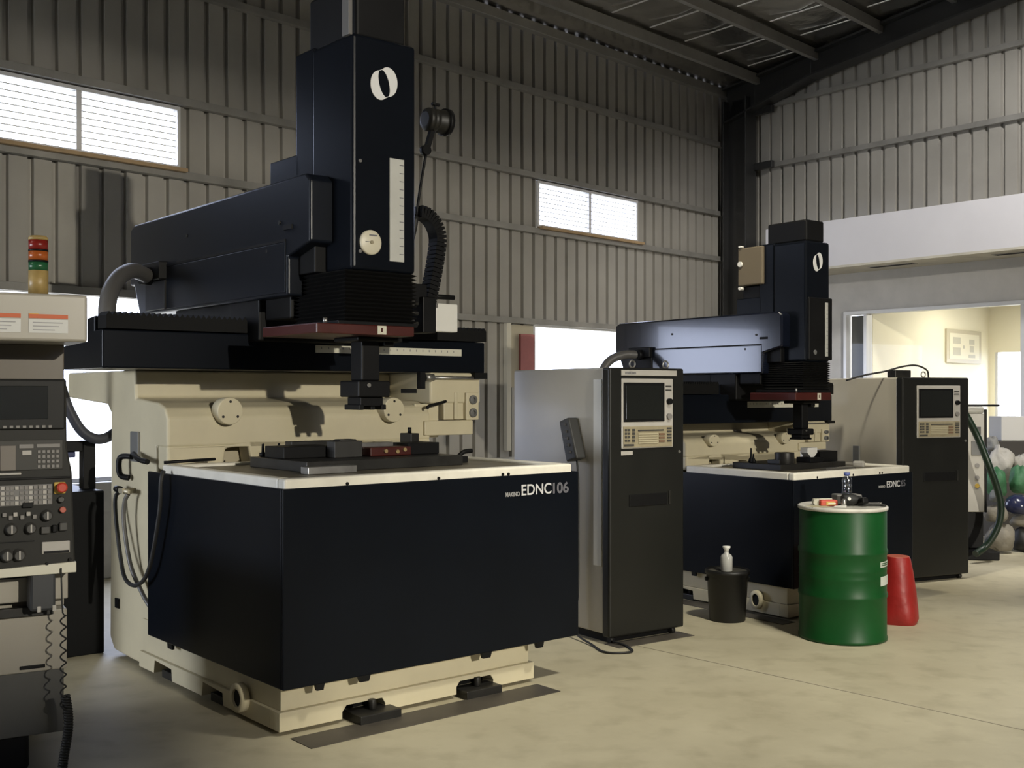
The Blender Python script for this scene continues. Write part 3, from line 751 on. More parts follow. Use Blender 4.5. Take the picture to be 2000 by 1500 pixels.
    for i in range(33):
        t_ = i/32
        if t_ < 0.36:
            a = math.pi*(0.5*(1-t_/0.36)); pts.append((1.47+0.155*math.cos(a), 2.585+0.165*math.sin(a)*1.0))
        else:
            k = (t_-0.36)/0.64; pts.append((1.625-0.13*k**1.3, 2.585-0.56*k))
    for i in range(32):
        (xa, za), (xb, zb) = pts[i], pts[i+1]
        if i % 1 == 0:
            ang = math.atan2(zb-za, xb-xa); L = math.hypot(xb-xa, zb-za)
            b.obox(((xa+xb)/2, 1.0, (za+zb)/2), (L*0.80, 0.09, 0.075), 0, -ang)
            b.obox(((xa+xb)/2, 1.0, (za+zb)/2), (L*1.05, 0.07, 0.055), 0, -ang)
    b.build('energy_chain', black, rt)
    b = C(); b.tube([(1.11,0.97,2.30),(1.24,1.0,2.36),(1.40,1.0,2.52),(1.46,1.0,2.72)], 0.018, 8); b.build('loose_cable', blackrub, rt)
    b = C(); b.box(1.10, 1.50, 0.94, 1.06, 2.18, 2.30); b.box(1.44, 1.54, 0.9, 1.1, 2.0, 2.22); b.build('chain_bracket', black, rt, 0.006)
    b = C(); b.cyl((1.55,1.0,2.235), 0.016, 0.20, 'x', 10); b.build('black_rod', black, rt)
    if big:
        b = C(); b.box(1.72, 1.935, 1.20, 1.27, 2.03, 2.215); b.build('white_box', white, rt, 0.008)
        b = C(); b.box(1.60, 1.70, 1.22, 1.32, 2.06, 2.21); b.build('box_mount', black, rt, 0.004)
        b = C(); b.box(1.55, 1.72, 1.20, 1.36, 2.02, 2.04); b.build('box_shelf', offwhite, rt, 0.004)
    for (z, q) in ((2.16,0.02),(2.10,0.015),(2.04,0.02)):
        b = C(); b.box(1.16, 1.24, 0.70, 0.78, z-q, z+q); b.cyl((1.24,0.74,z), 0.012, 0.05, 'x', 10); b.build('valve_block', dsteel, rt, 0.003)
    # work lamp on a stalk
    if big:
        b = C(); b.tube([(1.46,1.0,2.72),(1.49,1.0,2.90),(1.535,1.0,3.12)], 0.009, 8); st_ = b.build('lamp_stalk', black, rt)
        b = C(); b.lathe((1.525,1.0,3.335), [(0.045,0),(0.066,0.008),(0.072,0.02),(0.072,0.04),(0.066,0.045),(0.072,0.05),(0.072,0.075),(0.066,0.08),(0.072,0.085),(0.072,0.13),(0.078,0.14)], 24, 'x', cap=True)
        lh = b.build('lamp_head', lamp_hous, rt)
        b = C(); b.lathe((1.668,1.0,3.335), [(0.062,0),(0.086,0.0),(0.086,0.03),(0.062,0.03)], 28, 'x', cap=False); b.lathe((1.668,1.0,3.335), [(0.062,0.0),(0.062,0.03)], 28, 'x', cap=False); b.build('lamp_rim', black, lh)
        b = C(); b.cyl((1.67,1.0,3.335), 0.063, 0.012, 'x', 24); b.build('lamp_glass', mat('lamp_lens', (0.10,0.095,0.085), 0.3), lh)
        b = C(); b.cyl((1.605,1.0,3.40), 0.008, 0.04, 'z', 8); b.cyl((1.58,1.0,3.437), 0.011, 0.055, 'x', 8); b.build('lamp_knob', black, lh)
        b = C(); b.obox((1.56,1.0,3.21), (0.03,0.03,0.13), 0, R(18)); b.cyl((1.53,0.98,3.14), 0.032, 0.04, 'y', 12); b.build('lamp_joint', black, lh)
    else:
        b = C(); b.lathe((1.12,0.80,3.27), [(0.05,0),(0.09,0.01),(0.09,0.12),(0.10,0.13)], 20, 'x'); b.build('lamp_head', mat('lamp_chrome', (0.5,0.5,0.5), 0.3, metal=0.6), rt)
        b = C(); b.box(0.66, 1.02, 1.06, 1.40, 3.16, 3.58); b.build('motor_cover', mat('motor_cover_tan', (0.15,0.12,0.078), 0.6), rt, 0.01)
        b = C(); b.box(0.72, 1.06, 0.94, 1.38, 2.52, 3.158); b.build('rear_tower', black, rt, 0.01)
        for (z, q) in ((3.60,.016),(3.40,.03),(3.13,.02)):
            b = C(); b.cyl((0.64,1.36,z), q, 0.06, 'x', 12); b.build('cable_gland', white, rt)
    return rt, tank

m1, tank1 = machine((-1.067, 5.25, 0), 40, 'big dark blue and cream machine in front, with the widest dark tank')
text('model_lettering', 'EDNC', 0.083, textgrey, tank1, (1.455, -0.0015, 1.069), xs=1.0, bold=0.001)
text('model_number', '106', 0.083, textdim, tank1, (1.676, -0.0015, 1.067), xs=1.10, bold=0.0022)
text('maker_lettering', 'MAKINO', 0.033, mat('lettering_small', (0.30,0.30,0.30), 0.5), tank1, (1.345, -0.0015, 1.067), xs=0.78, bold=0.001)

zm = interp([(0,0),(0.24,0.235),(1.172,1.0),(1.228,1.062),(1.54,1.265),(1.77,1.385),(2.08,1.72),(2.18,1.785),(2.83,2.265),(3.58,2.815),(3.90,2.985),(4.2,3.1)])
mp2 = lambda x, y, z: (x*0.766 if x < 1.9 else 1.455+(x-1.9)*0.93, y*0.75, zm(z))
mc2 = lambda x, y, z: (0.79+(x-0.897)*0.70, 0.025+y*0.75, zm(z))
m2, tank2 = machine((2.0, 8.0, 0), 37, 'smaller far machine, cream and blue, its work tank behind the green drum', mp2, mc2, False)
text('model_lettering', 'EDNC', 0.068, textgrey, tank2, (1.10, -0.0015, 0.905), xs=0.95, bold=0.001)
text('model_number', '65', 0.068, textdim, tank2, (1.285, -0.0015, 0.905), xs=0.95, bold=0.001)
text('maker_lettering', 'MAKINO', 0.026, mat('lettering_small', (0.30,0.30,0.30), 0.5), tank2, (1.0, -0.0015, 0.905), xs=0.8, bold=0.001)

# hoses hanging on the big machine
b = MB(); b.tube([(-0.03,1.30,1.20),(-0.05,1.29,1.14),(-0.05,1.311,0.972),(-0.05,1.45,0.65),(-0.05,1.62,0.53),(-0.05,1.80,0.54),(-0.03,1.936,0.66),(-0.01,2.06,0.88),(0.0,2.09,1.0),(0.03,2.085,1.03)], 0.012, 10)
b.build('drain_hose', blackrub, m1)
b = MB(); b.tube([(0.0,1.89,1.03),(-0.01,1.92,0.98),(-0.01,1.93,0.85),(0.0,1.86,0.62),(0.015,1.74,0.48),(0.03,1.65,0.40),(0.045,1.61,0.38)], 0.013, 10)
b.build('grey_hose', hosegrey, m1)
b = MB(); b.cyl((0.0,1.86,1.045), 0.014, 0.20, 'y', 12); b.box(-0.02,0.06,1.93,1.99,1.03,1.06); b.build('brass_tap', mat('tap_metal', (0.42,0.38,0.28), 0.4, metal=0.3), m1)
b = MB(); b.cyl((0.0,2.02,1.05), 0.02, 0.06, 'y', 12); b.build('tap_handle', black, m1)
b = MB(); b.tube([(-0.02,1.32,1.245),(0.10,1.30,1.25),(0.30,1.36,1.25)], 0.009, 8); b.build('rim_pipe', black, m1)

# ---- work pieces on the big machine's table (built in the machine's own axes)
def on(fr, name, mb, m, label, cat, bev=0.003, group=None):
    o = mb.build(name, m, None, bev)
    place(o, (fr[0], fr[1], 0), fr[2]); return tag(o, label, cat, group)
F1 = (-1.067, 5.25, 40)
on(F1, 'black_plate', MB().box(0.44, 0.76, 0.80, 1.02, 1.271, 1.335), black, 'long black plate at the left of the work table', 'metal plate')
on(F1, 'thin_plate', MB().box(0.60, 0.86, 0.99, 1.12, 1.271, 1.345) if False else MB().box(0.62, 0.92, 1.04, 1.12, 1.271, 1.352), dsteel, 'thin dark plate behind the grey graphite block', 'metal plate')
b = MB(); b.box(0.70, 0.88, 0.70, 0.79, 1.271, 1.362); b.prism([(0.73,1.362),(0.755,1.372),(0.845,1.372),(0.85,1.362)], 'y', 0.71, 0.79)
on(F1, 'graphite_block', b, graph, 'tall grey graphite block in the middle of the work table', 'block')
rt = empty('red_fixture', (F1[0], F1[1], 0), F1[2], 'red clamping fixture with bolts, centre of the big work table', 'fixture')
MB().box(0.92, 1.20, 0.68, 0.80, 1.271, 1.322).build('fixture_body', redplate, rt, 0.006)
MB().box(0.90, 1.16, 0.805, 0.86, 1.271, 1.345).build('steel_jaw', steel, rt, 0.004)
for x, z in ((1.02,1.30),(1.10,1.295),(1.15,1.305)):
    MB().cyl((x,0.668,z), 0.011, 0.014, 'y', 12).build('fixture_bolt', mat('brass', (0.45,0.33,0.16), 0.4, metal=0.5), rt)
on(F1, 'black_block', MB().box(1.21, 1.43, 0.72, 0.90, 1.271, 1.338), black, 'black block at the right end of the big work table', 'block')
rt = empty('small_vice', (F1[0], F1[1], 0), F1[2], 'small dark vice standing behind the black block', 'vice')
MB().box(1.38, 1.44, 0.94, 1.06, 1.271, 1.385).build('vice_body', dsteel, rt, 0.004)
MB().cyl((1.41,1.0,1.385), 0.012, 0.035, 'z', 10).build('vice_screw', black, rt)
on(F1, 'steel_bar', MB().box(0.34, 0.63, 0.36, 0.44, 1.213, 1.252), steel, 'short bare steel bar lying in front of the work table', 'bar')
for i, (x, y, lab) in enumerate(((0.465,1.09,'black clamp stud at the back left corner of the work table'),(0.56,1.08,'black clamp stud beside the long black plate'))):
    b = MB(); b.lathe((x,y,1.271), [(0.018,0),(0.018,0.02),(0.009,0.025),(0.007,0.07),(0.0005,0.075)], 12)
    on(F1, 'clamp_stud', b, black, lab, 'clamp', 0, 'clamp studs on the big table')
b = MB(); b.box(1.52, 1.60, 0.66, 0.74, 1.213, 1.25); b.tube([(1.56,0.70,1.25),(1.60,0.70,1.275),(1.66,0.70,1.28)], 0.014, 8)
on(F1, 'toggle_clamp', b, black, 'black toggle clamp lying right of the big work table', 'clamp', 0)

# ---- work pieces on the far machine
F2 = (2.0, 8.0, 37)
on(F2, 'white_block', MB().prism([(0.70,1.165),(0.74,1.13),(0.78,1.13),(0.82,1.165),(0.82,1.205),(0.70,1.205)], 'y', 0.43, 0.50), white, 'bright white block on the far machine work table', 'block')
on(F2, 'black_rest', MB().box(0.70, 0.86, 0.40, 0.54, 1.0905, 1.129) , black, 'black rest carrying the white block', 'block')
on(F2, 'black_block', MB().box(0.88, 1.10, 0.45, 0.62, 1.0905, 1.17), black, 'black block right of the bright white block', 'block')
b = MB(); b.cyl((0.46,0.46,1.0905), 0.075, 0.085, 'z', 24); b.box(0.38,0.54,0.44,0.56,1.0905,1.12)
on(F2, 'steel_chuck', b, dsteel, 'grey round chuck on the far machine work table', 'chuck')
on(F2, 'steel_ruler', MB().box(0.62, 0.98, 0.19, 0.25, 1.0465,1.062), steel, 'flat steel strip along the far tank front', 'bar')
b = MB(); b.obox((0.99,0.17,1.082), (0.05,0.09,0.05), R(25)); on(F2, 'crumpled_rag', b, sackw, 'pale crumpled rag on the far tank front', 'rag', 0.015)
for x, y, h, lab in ((0.335,0.66,0.07,'short black spike at the far table left corner'),(0.40,0.74,0.11,'taller black spike on the far table')):
    b = MB(); b.lathe((x,y,1.0905), [(0.022,0),(0.020,0.02),(0.008,0.04),(0.006,h)], 12); on(F2, 'locating_pin', b, black, lab, 'pin', 0, 'locating pins on the far table')

# ---- control cabinets
def cabinet(loc, rz, w, zt, label, group):
    rt = empty('control_cabinet', loc, rz, label, 'cabinet', group)
    k = zt/1.797
    MB().box(0.012, w-0.012, 0.075, 1.09, 0.06, zt).build('cabinet_body', cream_cab, rt, 0.012, 3)
    MB().box(0.0, w, 0.0, 0.075, 0.045, zt).build('front_door', charcoal, rt, 0.014, 3)
    MB().box(0.06, w-0.06, 0.08, 1.0, 0.0, 0.06).build('plinth', black, rt)
    for x in (0.06, w-0.06):
        MB().cyl((x-0.015,0.06,0.022), 0.022, 0.03, 'x', 16).build('caster', blackrub, rt)
    u0 = 0.095 if w < 0.69 else 0.160; u1 = u0+(0.452 if w < 0.69 else 0.50); z0 = 1.268*k; z1 = 1.727*k
    bz = MB().box(u0, u1, -0.012, 0.0, z0, z1).build('control_bezel', bezel, rt, 0.005)
    W = u1-u0; Hh = z1-z0
    X = lambda t: u0+W*t
    Z = lambda t: z1-Hh*t
    MB().box(X(.025), X(.975), -0.016, -0.012, Z(.985), Z(.685)).build('keyboard_panel', keytan, bz, 0.002)
    MB().box(X(.03), X(.82), -0.018, -0.012, Z(.62), Z(.06)).build('screen_frame', black, bz, 0.006)
    MB().box(X(.07), X(.78), -0.021, -0.018, Z(.585), Z(.10)).build('screen', screen, bz, 0.012)
    for t in (.10,.155): MB().box(X(.85), X(.96), -0.016, -0.012, Z(t+.02), Z(t)).build('indicator_slot', keydark, bz)
    MB().cyl((X(.91),-0.034,Z(.33)), 0.020, 0.022, 'y', 18).build('selector_knob', black, bz)
    MB().cyl((X(.91),-0.028,Z(.55)), 0.020, 0.016, 'y', 18).build('selector_knob', keygrey, bz)
    for i in range(4):
        for j in range(2): MB().box(X(.05+.055*j), X(.09+.055*j), -0.020, -0.016, Z(.75+.05*i), Z(.72+.05*i)).build('key', keydark, bz)
    for i in range(4):
        MB().box(X(.19), X(.24), -0.020, -0.016, Z(.755+.05*i), Z(.72+.05*i)).build('key', keydark, bz)
    for i in range(5):
        MB().box(X(.30), X(.68), -0.020, -0.016, Z(.805+.032*i), Z(.785+.032*i)).build('key_row', mat('key_cream', (0.40,0.36,0.25), 0.55), bz)
    MB().box(X(.30), X(.80), -0.020, -0.016, Z(.755), Z(.735)).build('key_row', keydark, bz)
    for i in range(3):
        MB().box(X(.71), X(.82), -0.020, -0.016, Z(.82+.05*i), Z(.79+.05*i)).build('key_row', mat('key_brown', (0.17,0.10,0.06), 0.55), bz)
    for i in range(5): MB().box(X(.87), X(.955), -0.020, -0.016, Z(.735+.045*i), Z(.71+.045*i)).build('key', keydark, bz)
    MB().box(X(.04), X(.22), -0.020, -0.016, Z(.965), Z(.935)).build('key_row', keydark, bz)
    ts = MB().box(u0, u0+0.49, -0.010, 0.0, 1.745*k, 1.783*k).build('name_strip', bezel, rt, 0.003) if w < 0.69 else None
    if ts:
        text('maker_lettering', 'makino', 0.032, labelt, ts, (u0+0.03, -0.0105, 1.755*k), xs=1.0, bold=0.001)
        MB().box(u0, u0+0.10, -0.006, 0.0, 1.225*k, 1.252*k).build('type_plate', bezel, rt, 0.002)
    MB().box(X(.16), X(.90), -0.006, 0.004, 0.885*k, 0.965*k).build('vent_slot', black, rt, 0.004)
    MB().box(X(.93), X(.97), -0.008, 0.0, 0.885*k, 0.975*k).build('slot_latch', dsteel, rt, 0.002)
    MB().cyl((w-0.045,-0.006,1.235*k), 0.010, 0.008, 'y', 12).build('door_lock', steel, rt)
    for x in (0.30, 0.60) if w < 0.69 else (0.36, ):
        MB().torus((x, 0.12, zt+0.028), 0.024, 0.006, 'y', 20, 8).build('lifting_eye', steel, rt)
    return rt
c1 = cabinet((0.628, 7.27, 0), 35, 0.66, 1.797, 'tall charcoal control cabinet right of the big front tank', 'control cabinets')
c2 = cabinet((3.318, 9.58, 0), 25, 0.775, 1.765, 'charcoal control cabinet behind the green drum, near the office window', 'control cabinets')
MB().box(0.005, 0.012, 0.085, 0.17, 0.50, 1.72).build('edge_highlight', white, c1, 0.002)  # white strip painted as a highlight along the cabinet side
b = MB(); b.tube([(-0.30,0.35,1.74),(-0.15,0.30,1.785),(0.0,0.20,1.82),(0.12,0.12,1.86),(0.24,0.08,1.87),(0.34,0.06,1.83),(0.36,0.06,1.765)], 0.008, 8); b.build('top_cable', blackrub, c2)
MB().box(0.06, 0.24, 0.14, 0.24, 1.766, 1.83).build('cable_clamp', dsteel, c2, 0.006)
b = MB(); b.box(-0.004, 0.012, 0.52, 0.60, 0.98, 1.16); b.build('side_vent', mgrey, c2, 0.004)

# hand control hanging on the cabinet side
rt = empty('hand_control', (0.628, 7.27, 0), 35, 'dark handheld control box hung on the cabinet cream side', 'hand control')
b = MB(); b.prism([(0.36,1.17),(0.44,1.44),(0.34,1.47),(0.245,1.20)], 'x', -0.075, 0.010); b.build('control_case', mat('pendant_grey', (0.035,0.035,0.034), 0.5), rt, 0.012, 3)
for i in range(5):
    b = MB(); b.obox((-0.078,0.325+0.014*i,1.24+0.045*i), (0.008,0.035,0.018)); b.build('control_button', keydark, rt, 0.002)
b = MB(); b.tube([(-0.03,0.30,1.19),(-0.03,0.285,1.05),(-0.025,0.29,0.7),(-0.02,0.30,0.3),(-0.05,0.30,0.06),(-0.10,0.05,0.010),(-0.16,-0.16,0.009),(-0.02,-0.24,0.009),(0.06,-0.10,0.009),(0.05,0.02,0.02)], 0.007, 8); b.build('control_cable', blackrub, rt)

# ---- machining centre at the left edge
M0 = (-1.9, 4.75, 30)
rt = empty('control_console', (M0[0], M0[1], 0), M0[2], 'cream machine with tall grey control panel at the left edge', 'machine')
U = lambda px: 0.055+(px-147)/503
ZZ = lambda py: 1.63-(py-768)/463
def q(b, x0, x1, y0, y1, v0, v1): return b.box(U(x0), U(x1), v0, v1, ZZ(y1), ZZ(y0))
b = MB(); b.prism([(-0.62,0.886),(0.055,0.900),(0.055,0.93),(0.042,1.30),(0.022,1.40),(0.02,1.69),(-0.62,1.69)], 'y', 0.0, 0.14); pn = b.build('control_panel', mgrey if False else mat('panel_grey', (0.026,0.0255,0.023), 0.5, var=0.15, spec=0.2), rt, 0.008)
b = MB(); b.prism([(-0.62,0.868),(0.058,0.872),(0.058,0.918),(-0.62,0.893)], 'y', -0.012, 0.15); b.build('panel_lip', offwhite, rt, 0.004)
for px in (90, 136): MB().cyl((U(px),-0.017,ZZ(1098 if px == 90 else 1092)), 0.006, 0.006, 'y', 10).build('lip_screw', black, rt)
mf = q(MB(), -120, 126, 742, 838, -0.012, 0.0).build('screen_surround', mat('surround_grey', (0.016,0.016,0.0155), 0.5, spec=0.2), pn, 0.006)
q(MB(), -100, 92, 754, 818, -0.016, -0.012).build('screen', screen, mf, 0.006)
for i in range(8): q(MB(), 17+i*12.5-12, 24+i*12.5-12, 830, 835, -0.016, -0.012).build('soft_key', keygrey, mf, 0.001)
kp = q(MB(), -120, 122, 858, 916, -0.006, 0.0).build('keyboard', mat('keyboard_grey', (0.055,0.054,0.050), 0.5, spec=0.25), pn, 0.003)
q(MB(), 0, 30, 868, 916, -0.010, -0.006).build('key_field', mat('key_field_tan', (0.17,0.15,0.13), 0.55), kp, 0.002)
q(MB(), 36, 64, 866, 874, -0.010, -0.006).build('key_row', keygrey, kp, 0.001)
q(MB(), 70, 116, 866, 873, -0.010, -0.006).build('key_row', keygrey, kp, 0.001)
q(MB(), 42, 60, 878, 887, -0.010, -0.006).build('key_row', bezel, kp, 0.001)
for r_ in range(4):
    for c_ in range(5): q(MB(), 72+c_*9, 78+c_*9, 878+r_*9.5, 884+r_*9.5, -0.010, -0.006).build('key', keygrey, kp, 0.001)
q(MB(), -60, 40, 920, 924, -0.014, 0.0).build('chrome_strip', bezel, pn, 0.002)
q(MB(), -120, 138, 930, 934, -0.008, 0.0).build('panel_joint', black, pn, 0.002)
kb = q(MB(), -100, 101, 944, 984, -0.006, 0.0).build('switch_field', mat('switch_field_grey', (0.16,0.155,0.15), 0.5), pn, 0.002)
for r_ in range(4):
    for c_ in range(11):
        if r_ == 1 and c_ == 3: continue
        q(MB(), 1+c_*9, 8+c_*9, 946+r_*9.7, 953+r_*9.7, -0.011, -0.006).build('key', [keygrey, bezel][(r_*3+c_) % 3 == 0], kb, 0.001)
q(MB(), 42, 63, 978, 988, -0.013, 0.0).build('digit_display', black, pn, 0.002)
for i, px in enumerate((8,20,29,42,54,66)):
    q(MB(), px-4, px+4, 996+(i % 2)*6, 1004+(i % 2)*6, -0.012, 0.0).build('key', [keygrey, bezel][i in (2,4)], pn, 0.002)
eb = q(MB(), 104, 127, 941, 964, -0.010, 0.0).build('stop_backing', yellow, pn, 0.004)
b = MB(); b.lathe((U(118),-0.045,ZZ(951)), [(0.015,0.0),(0.022,0.006),(0.021,0.018),(0.012,0.024),(0.012,0.04)], 20, 'y'); b.build('stop_button', estop, eb)
b = MB(); b.lathe((U(118),-0.022,ZZ(975)), [(0.010,0),(0.013,0.004),(0.013,0.022)], 18, 'y'); b.build('push_button', keydark, pn)
b = MB(); b.lathe((U(121),-0.022,ZZ(995)), [(0.010,0),(0.013,0.004),(0.013,0.022)], 18, 'y'); b.build('push_button', pinkp, pn)
for (px, py, rr) in ((90,1005,.020),(21,1028,.021),(58,1028,.020),(13,1078,.022),(36,1078,.022)):
    b = MB(); b.lathe((U(px),-0.035,ZZ(py)), [(rr*.8,0),(rr,0.006),(rr,0.026),(rr*1.25,0.030),(rr*1.25,0.035)], 20, 'y'); kn = b.build('rotary_knob', keydark, pn)
    MB().box(U(px)-.003, U(px)+.003, -0.038, -0.035, ZZ(py)-rr*.7, ZZ(py)+rr*.9).build('pointer', bezel, kn)
q(MB(), 78, 96, 1026, 1040, -0.02, 0.0).build('rocker_switch', keydark, pn, 0.004); q(MB(), 100, 110, 1024, 1038, -0.02, 0.0).build('rocker_switch', black, pn, 0.004); q(MB(), 114, 130, 1020, 1036, -0.02, 0.0).build('rocker_switch', keydark, pn, 0.004)
q(MB(), -120, 66, 1052, 1054, -0.004, 0.0).build('panel_joint', black, pn)
q(MB(), 80, 136, 1056, 1080, -0.008, 0.0).build('paper_slot', bezel, pn, 0.004); q(MB(), 84, 134, 1074, 1079, -0.010, -0.008).build('slot_shade', black, pn)
# head box with stickers, and body
hb = MB().box(-0.62, 0.100, -0.03, 0.42, 1.846, 2.045).build('head_box', console_cream, rt, 0.012, 3)
for (x0, x1) in ((53,130),(-45,38)):
    st = q(MB(), x0, x1, 626, 652, -0.0325, -0.030).build('warning_sticker', labelw, hb)
    q(MB(), x0, x1, 616, 624, -0.033, -0.030).build('sticker_heading', orange, st)
    q(MB(), x0, x0+(x1-x0)*0.25, 614.5, 616, -0.033, -0.030).build('sticker_edge', yellow, st)
    for i in range(3): q(MB(), x0+8, x1-10-i*8, 631+i*7, 633+i*7, -0.034, -0.0325).build('sticker_line', mat('sticker_grey', (0.35,0.35,0.36), 0.6), st)
MB().box(-0.62, 0.055, 0.30, 0.42, 1.50, 1.848).build('neck_panel', mat('neck_cream_shaded', (0.13,0.11,0.085), 0.5, var=0.1), rt, 0.006)  # cream darkened to hold the shade under the head box
b = MB(); b.box(-1.3, 0.040, 0.12, 1.20, 0.44, 0.70); b.box(-1.3, 0.040, 0.20, 1.20, 0.70, 0.74); b.box(-1.3, 0.046, 0.13, 1.20, 0.74, 0.872)
b.build('cream_body', console_cream, rt, 0.006)
q(MB(), -120, 64, 1108, 1130, 0.10, 0.14).build('shadow_gap', black, rt)
b = MB(); q(b, 58, 108, 1112, 1190, -0.0, 0.12); b.build('panel_bracket', mat('bracket_grey', (0.030,0.032,0.036), 0.5), rt, 0.01)
for px in (76, 106): q(MB(), px-5, px+3, 1180, 1192, -0.006, 0.0).build('bracket_bolt', bezel, rt, 0.003)
q(MB(), -120, 110, 1188, 1206, 0.09, 0.125).build('drawer_edge', dsteel, rt, 0.003)
q(MB(), 44, 95, 1305, 1312, 0.114, 0.122).build('pull_slot', black, rt, 0.003)
MB().box(-1.3, 0.030, 0.14, 1.18, 0.165, 0.44).build('lower_skirt', mat('skirt_grey', (0.085,0.083,0.078), 0.5, var=0.1), rt, 0.004)
MB().box(-1.25, -0.10, 0.20, 1.1, 0.0, 0.165).build('machine_foot', black, rt, 0.02)
# coiled lead hanging from the panel
b = MB(); pts = [(U(117),-0.02,ZZ(1108)),(U(118),-0.025,ZZ(1150)),(U(120),-0.025,ZZ(1195))]
n_ = 90
for i in range(n_+1):
    t_ = i/n_; a = 2*math.pi*8*t_
    pts.append((U(121)+0.011*math.cos(a), -0.025+0.011*math.sin(a), ZZ(1200)-t_*0.40))
pts += [(U(121),-0.02,ZZ(1392))]
b.tube(pts, 0.0035, 6, sub=2); b.build('coiled_lead', blackrub, rt)
b = MB(); pts = []
for i in range(241):
    t_ = i/240; a = 2*math.pi*30*t_
    pts.append((U(126)+0.014*math.cos(a)+0.012*math.sin(5*t_), -0.02+0.014*math.sin(a), ZZ(1358)-t_*(ZZ(1358)-0.012)))
b.tube(pts, 0.007, 6, sub=1); b.build('coiled_hose', blackrub, rt)
# signal tower standing on the head box
rt = empty('signal_tower', (M0[0], M0[1], 0), M0[2], 'red, amber and green signal tower on the left machine', 'signal light')
cx, cy = U(80), 0.10
zt = lambda y: 1.63+(768-y)/2200*4.82
MB().cyl((cx,cy,2.046), 0.040, zt(530)-2.046, 'z', 28).build('tower_base', tan, rt)
for (a, c, m_, nm) in ((530,514,lensgreen,'green_lens'),(510,492,lensamber,'amber_lens'),(490,471,lensred,'red_lens')):
    MB().cyl((cx,cy,zt(a)), 0.039, zt(c)-zt(a), 'z', 28).build(nm, m_, rt)
for y in (512, 491): MB().cyl((cx,cy,zt(y)-0.004), 0.040, 0.008, 'z', 28).build('lens_ring', black, rt)
b = MB(); b.lathe((cx,cy,zt(471)), [(0.040,0),(0.040,0.010),(0.034,0.018),(0.0005,0.020)], 28); b.build('tower_cap', tan, rt)

# ---- dark cabinet, hose and clutter between the left console and the big machine
o = MB().box(-0.70, 0.03, 2.36, 2.95, 0.0, 1.02); ob = on(F1, 'steel_cabinet', o, mat('cabinet_black', (0.005,0.0055,0.0065), 0.5, spec=0.12), 'black steel cabinet between the left console and big machine', 'cabinet', 0.008)
rt = empty('pipe_stand', (F1[0], F1[1], 0), F1[2], 'dark stand with a blue rail on the black cabinet', 'stand')
b = MB(); b.box(-0.60,-0.10,2.50,2.54,1.225,1.262); b.build('blue_rail', bluebar, rt, 0.006)
MB().box(-0.06,0.02,2.48,2.56,1.021,1.33).build('post', black, rt, 0.006); MB().box(-0.55,-0.50,2.50,2.54,1.021,1.225).build('post', black, rt, 0.004)
MB().box(-0.17,-0.06,2.48,2.56,1.262,1.33).build('dark_box', black, rt, 0.006)
b = MB(); b.box(-0.42,-0.13,2.49,2.55,1.021,1.10); b.build('foot_plate', black, rt, 0.006)
rt = None
b = MB(); b.tube([(-0.27,2.40,1.80),(-0.235,2.39,1.70),(-0.205,2.39,1.60),(-0.165,2.39,1.50),(-0.10,2.39,1.395),(-0.02,2.39,1.345),(0.06,2.40,1.35),(0.14,2.41,1.40)], 0.032, 14)
o = b.build('suction_hose', mat('hose_bluegrey', (0.045,0.047,0.06), 0.4)); place(o, (F1[0],F1[1],0), F1[2]); tag(o, 'thick dark hose sagging against the bright left window', 'hose')

# ---- green drum and what lies on it
dx, dy = 2.211, 7.535
rt = empty('oil_drum', (dx, dy, 0), 0, 'dark green steel drum with a white lid, standing on the floor', 'drum')
b = MB(); r_ = 0.283
pr = [(r_*0.98,0.0),(r_*1.015,0.006),(r_*1.015,0.022),(r_,0.03)]
for zc in (0.30, 0.585): pr += [(r_,zc-0.022),(r_*1.022,zc-0.008),(r_*1.022,zc+0.008),(r_,zc+0.022)]
for zc in (0.42, 0.47): pr += [(r_,zc-0.01),(r_*1.006,zc),(r_,zc+0.01)]
pr += [(r_,0.855),(r_*0.995,0.86)]; pr.sort(key=lambda t: t[1])
b.lathe((0,0,0), pr, 64); b.build('drum_body', green, rt)
b = MB(); b.lathe((0,0,0.857), [(r_*1.0,0.0),(r_*1.03,0.004),(r_*1.03,0.022),(r_*1.0,0.027),(r_*0.95,0.022),(0.001,0.020)], 64); b.build('drum_lid', mat('lid_white', (0.62,0.60,0.55), 0.45, var=0.25, scale=7), rt)
b = MB()
def patch(b, a0, a1, z0, z1, rr, n=10):
    vs = []
    for i in range(n+1):
        a = R(a0+(a1-a0)*i/n)
        for z in (z0, z1):
            for k in (0.0, 0.0015): vs.append(((rr+k)*math.cos(a), (rr+k)*math.sin(a), z))
    fs = []
    for i in range(n):
        o = 4*i; p = 4*(i+1)
        fs += [(o+1,p+1,p+3,o+3),(o,o+2,p+2,p),(o,p,p+1,o+1),(o+2,o+3,p+3,p+2)]
    fs += [(0,1,3,2),(4*n,4*n+2,4*n+3,4*n+1)]
    return b.add(vs, fs)
patch(b, -50, -18, 0.375, 0.435, r_*1.006); lb = b.build('drum_label', mat('drum_label_white', (0.52,0.55,0.50), 0.5), rt)
b = MB(); patch(b, -50, -16, 0.495, 0.530, r_*1.002); b.build('drum_label', mat('drum_label_white', (0.52,0.55,0.50), 0.5), rt)
for z in (0.505, 0.517):
    b = MB(); patch(b, -48, -22, z, z+0.006, r_*1.010); b.build('label_line', green, rt)
b = MB(); b.box(0.285, 0.291, -0.02, 0.0, 0.82, 0.86); b.build('lid_clip', mgrey, rt)
ZT = 0.8805
def wob(name, mb, m, loc, rz, label, cat, bev=0.003):
    o = mb.build(name, m, None, bev); place(o, loc, rz); return tag(o, label, cat)
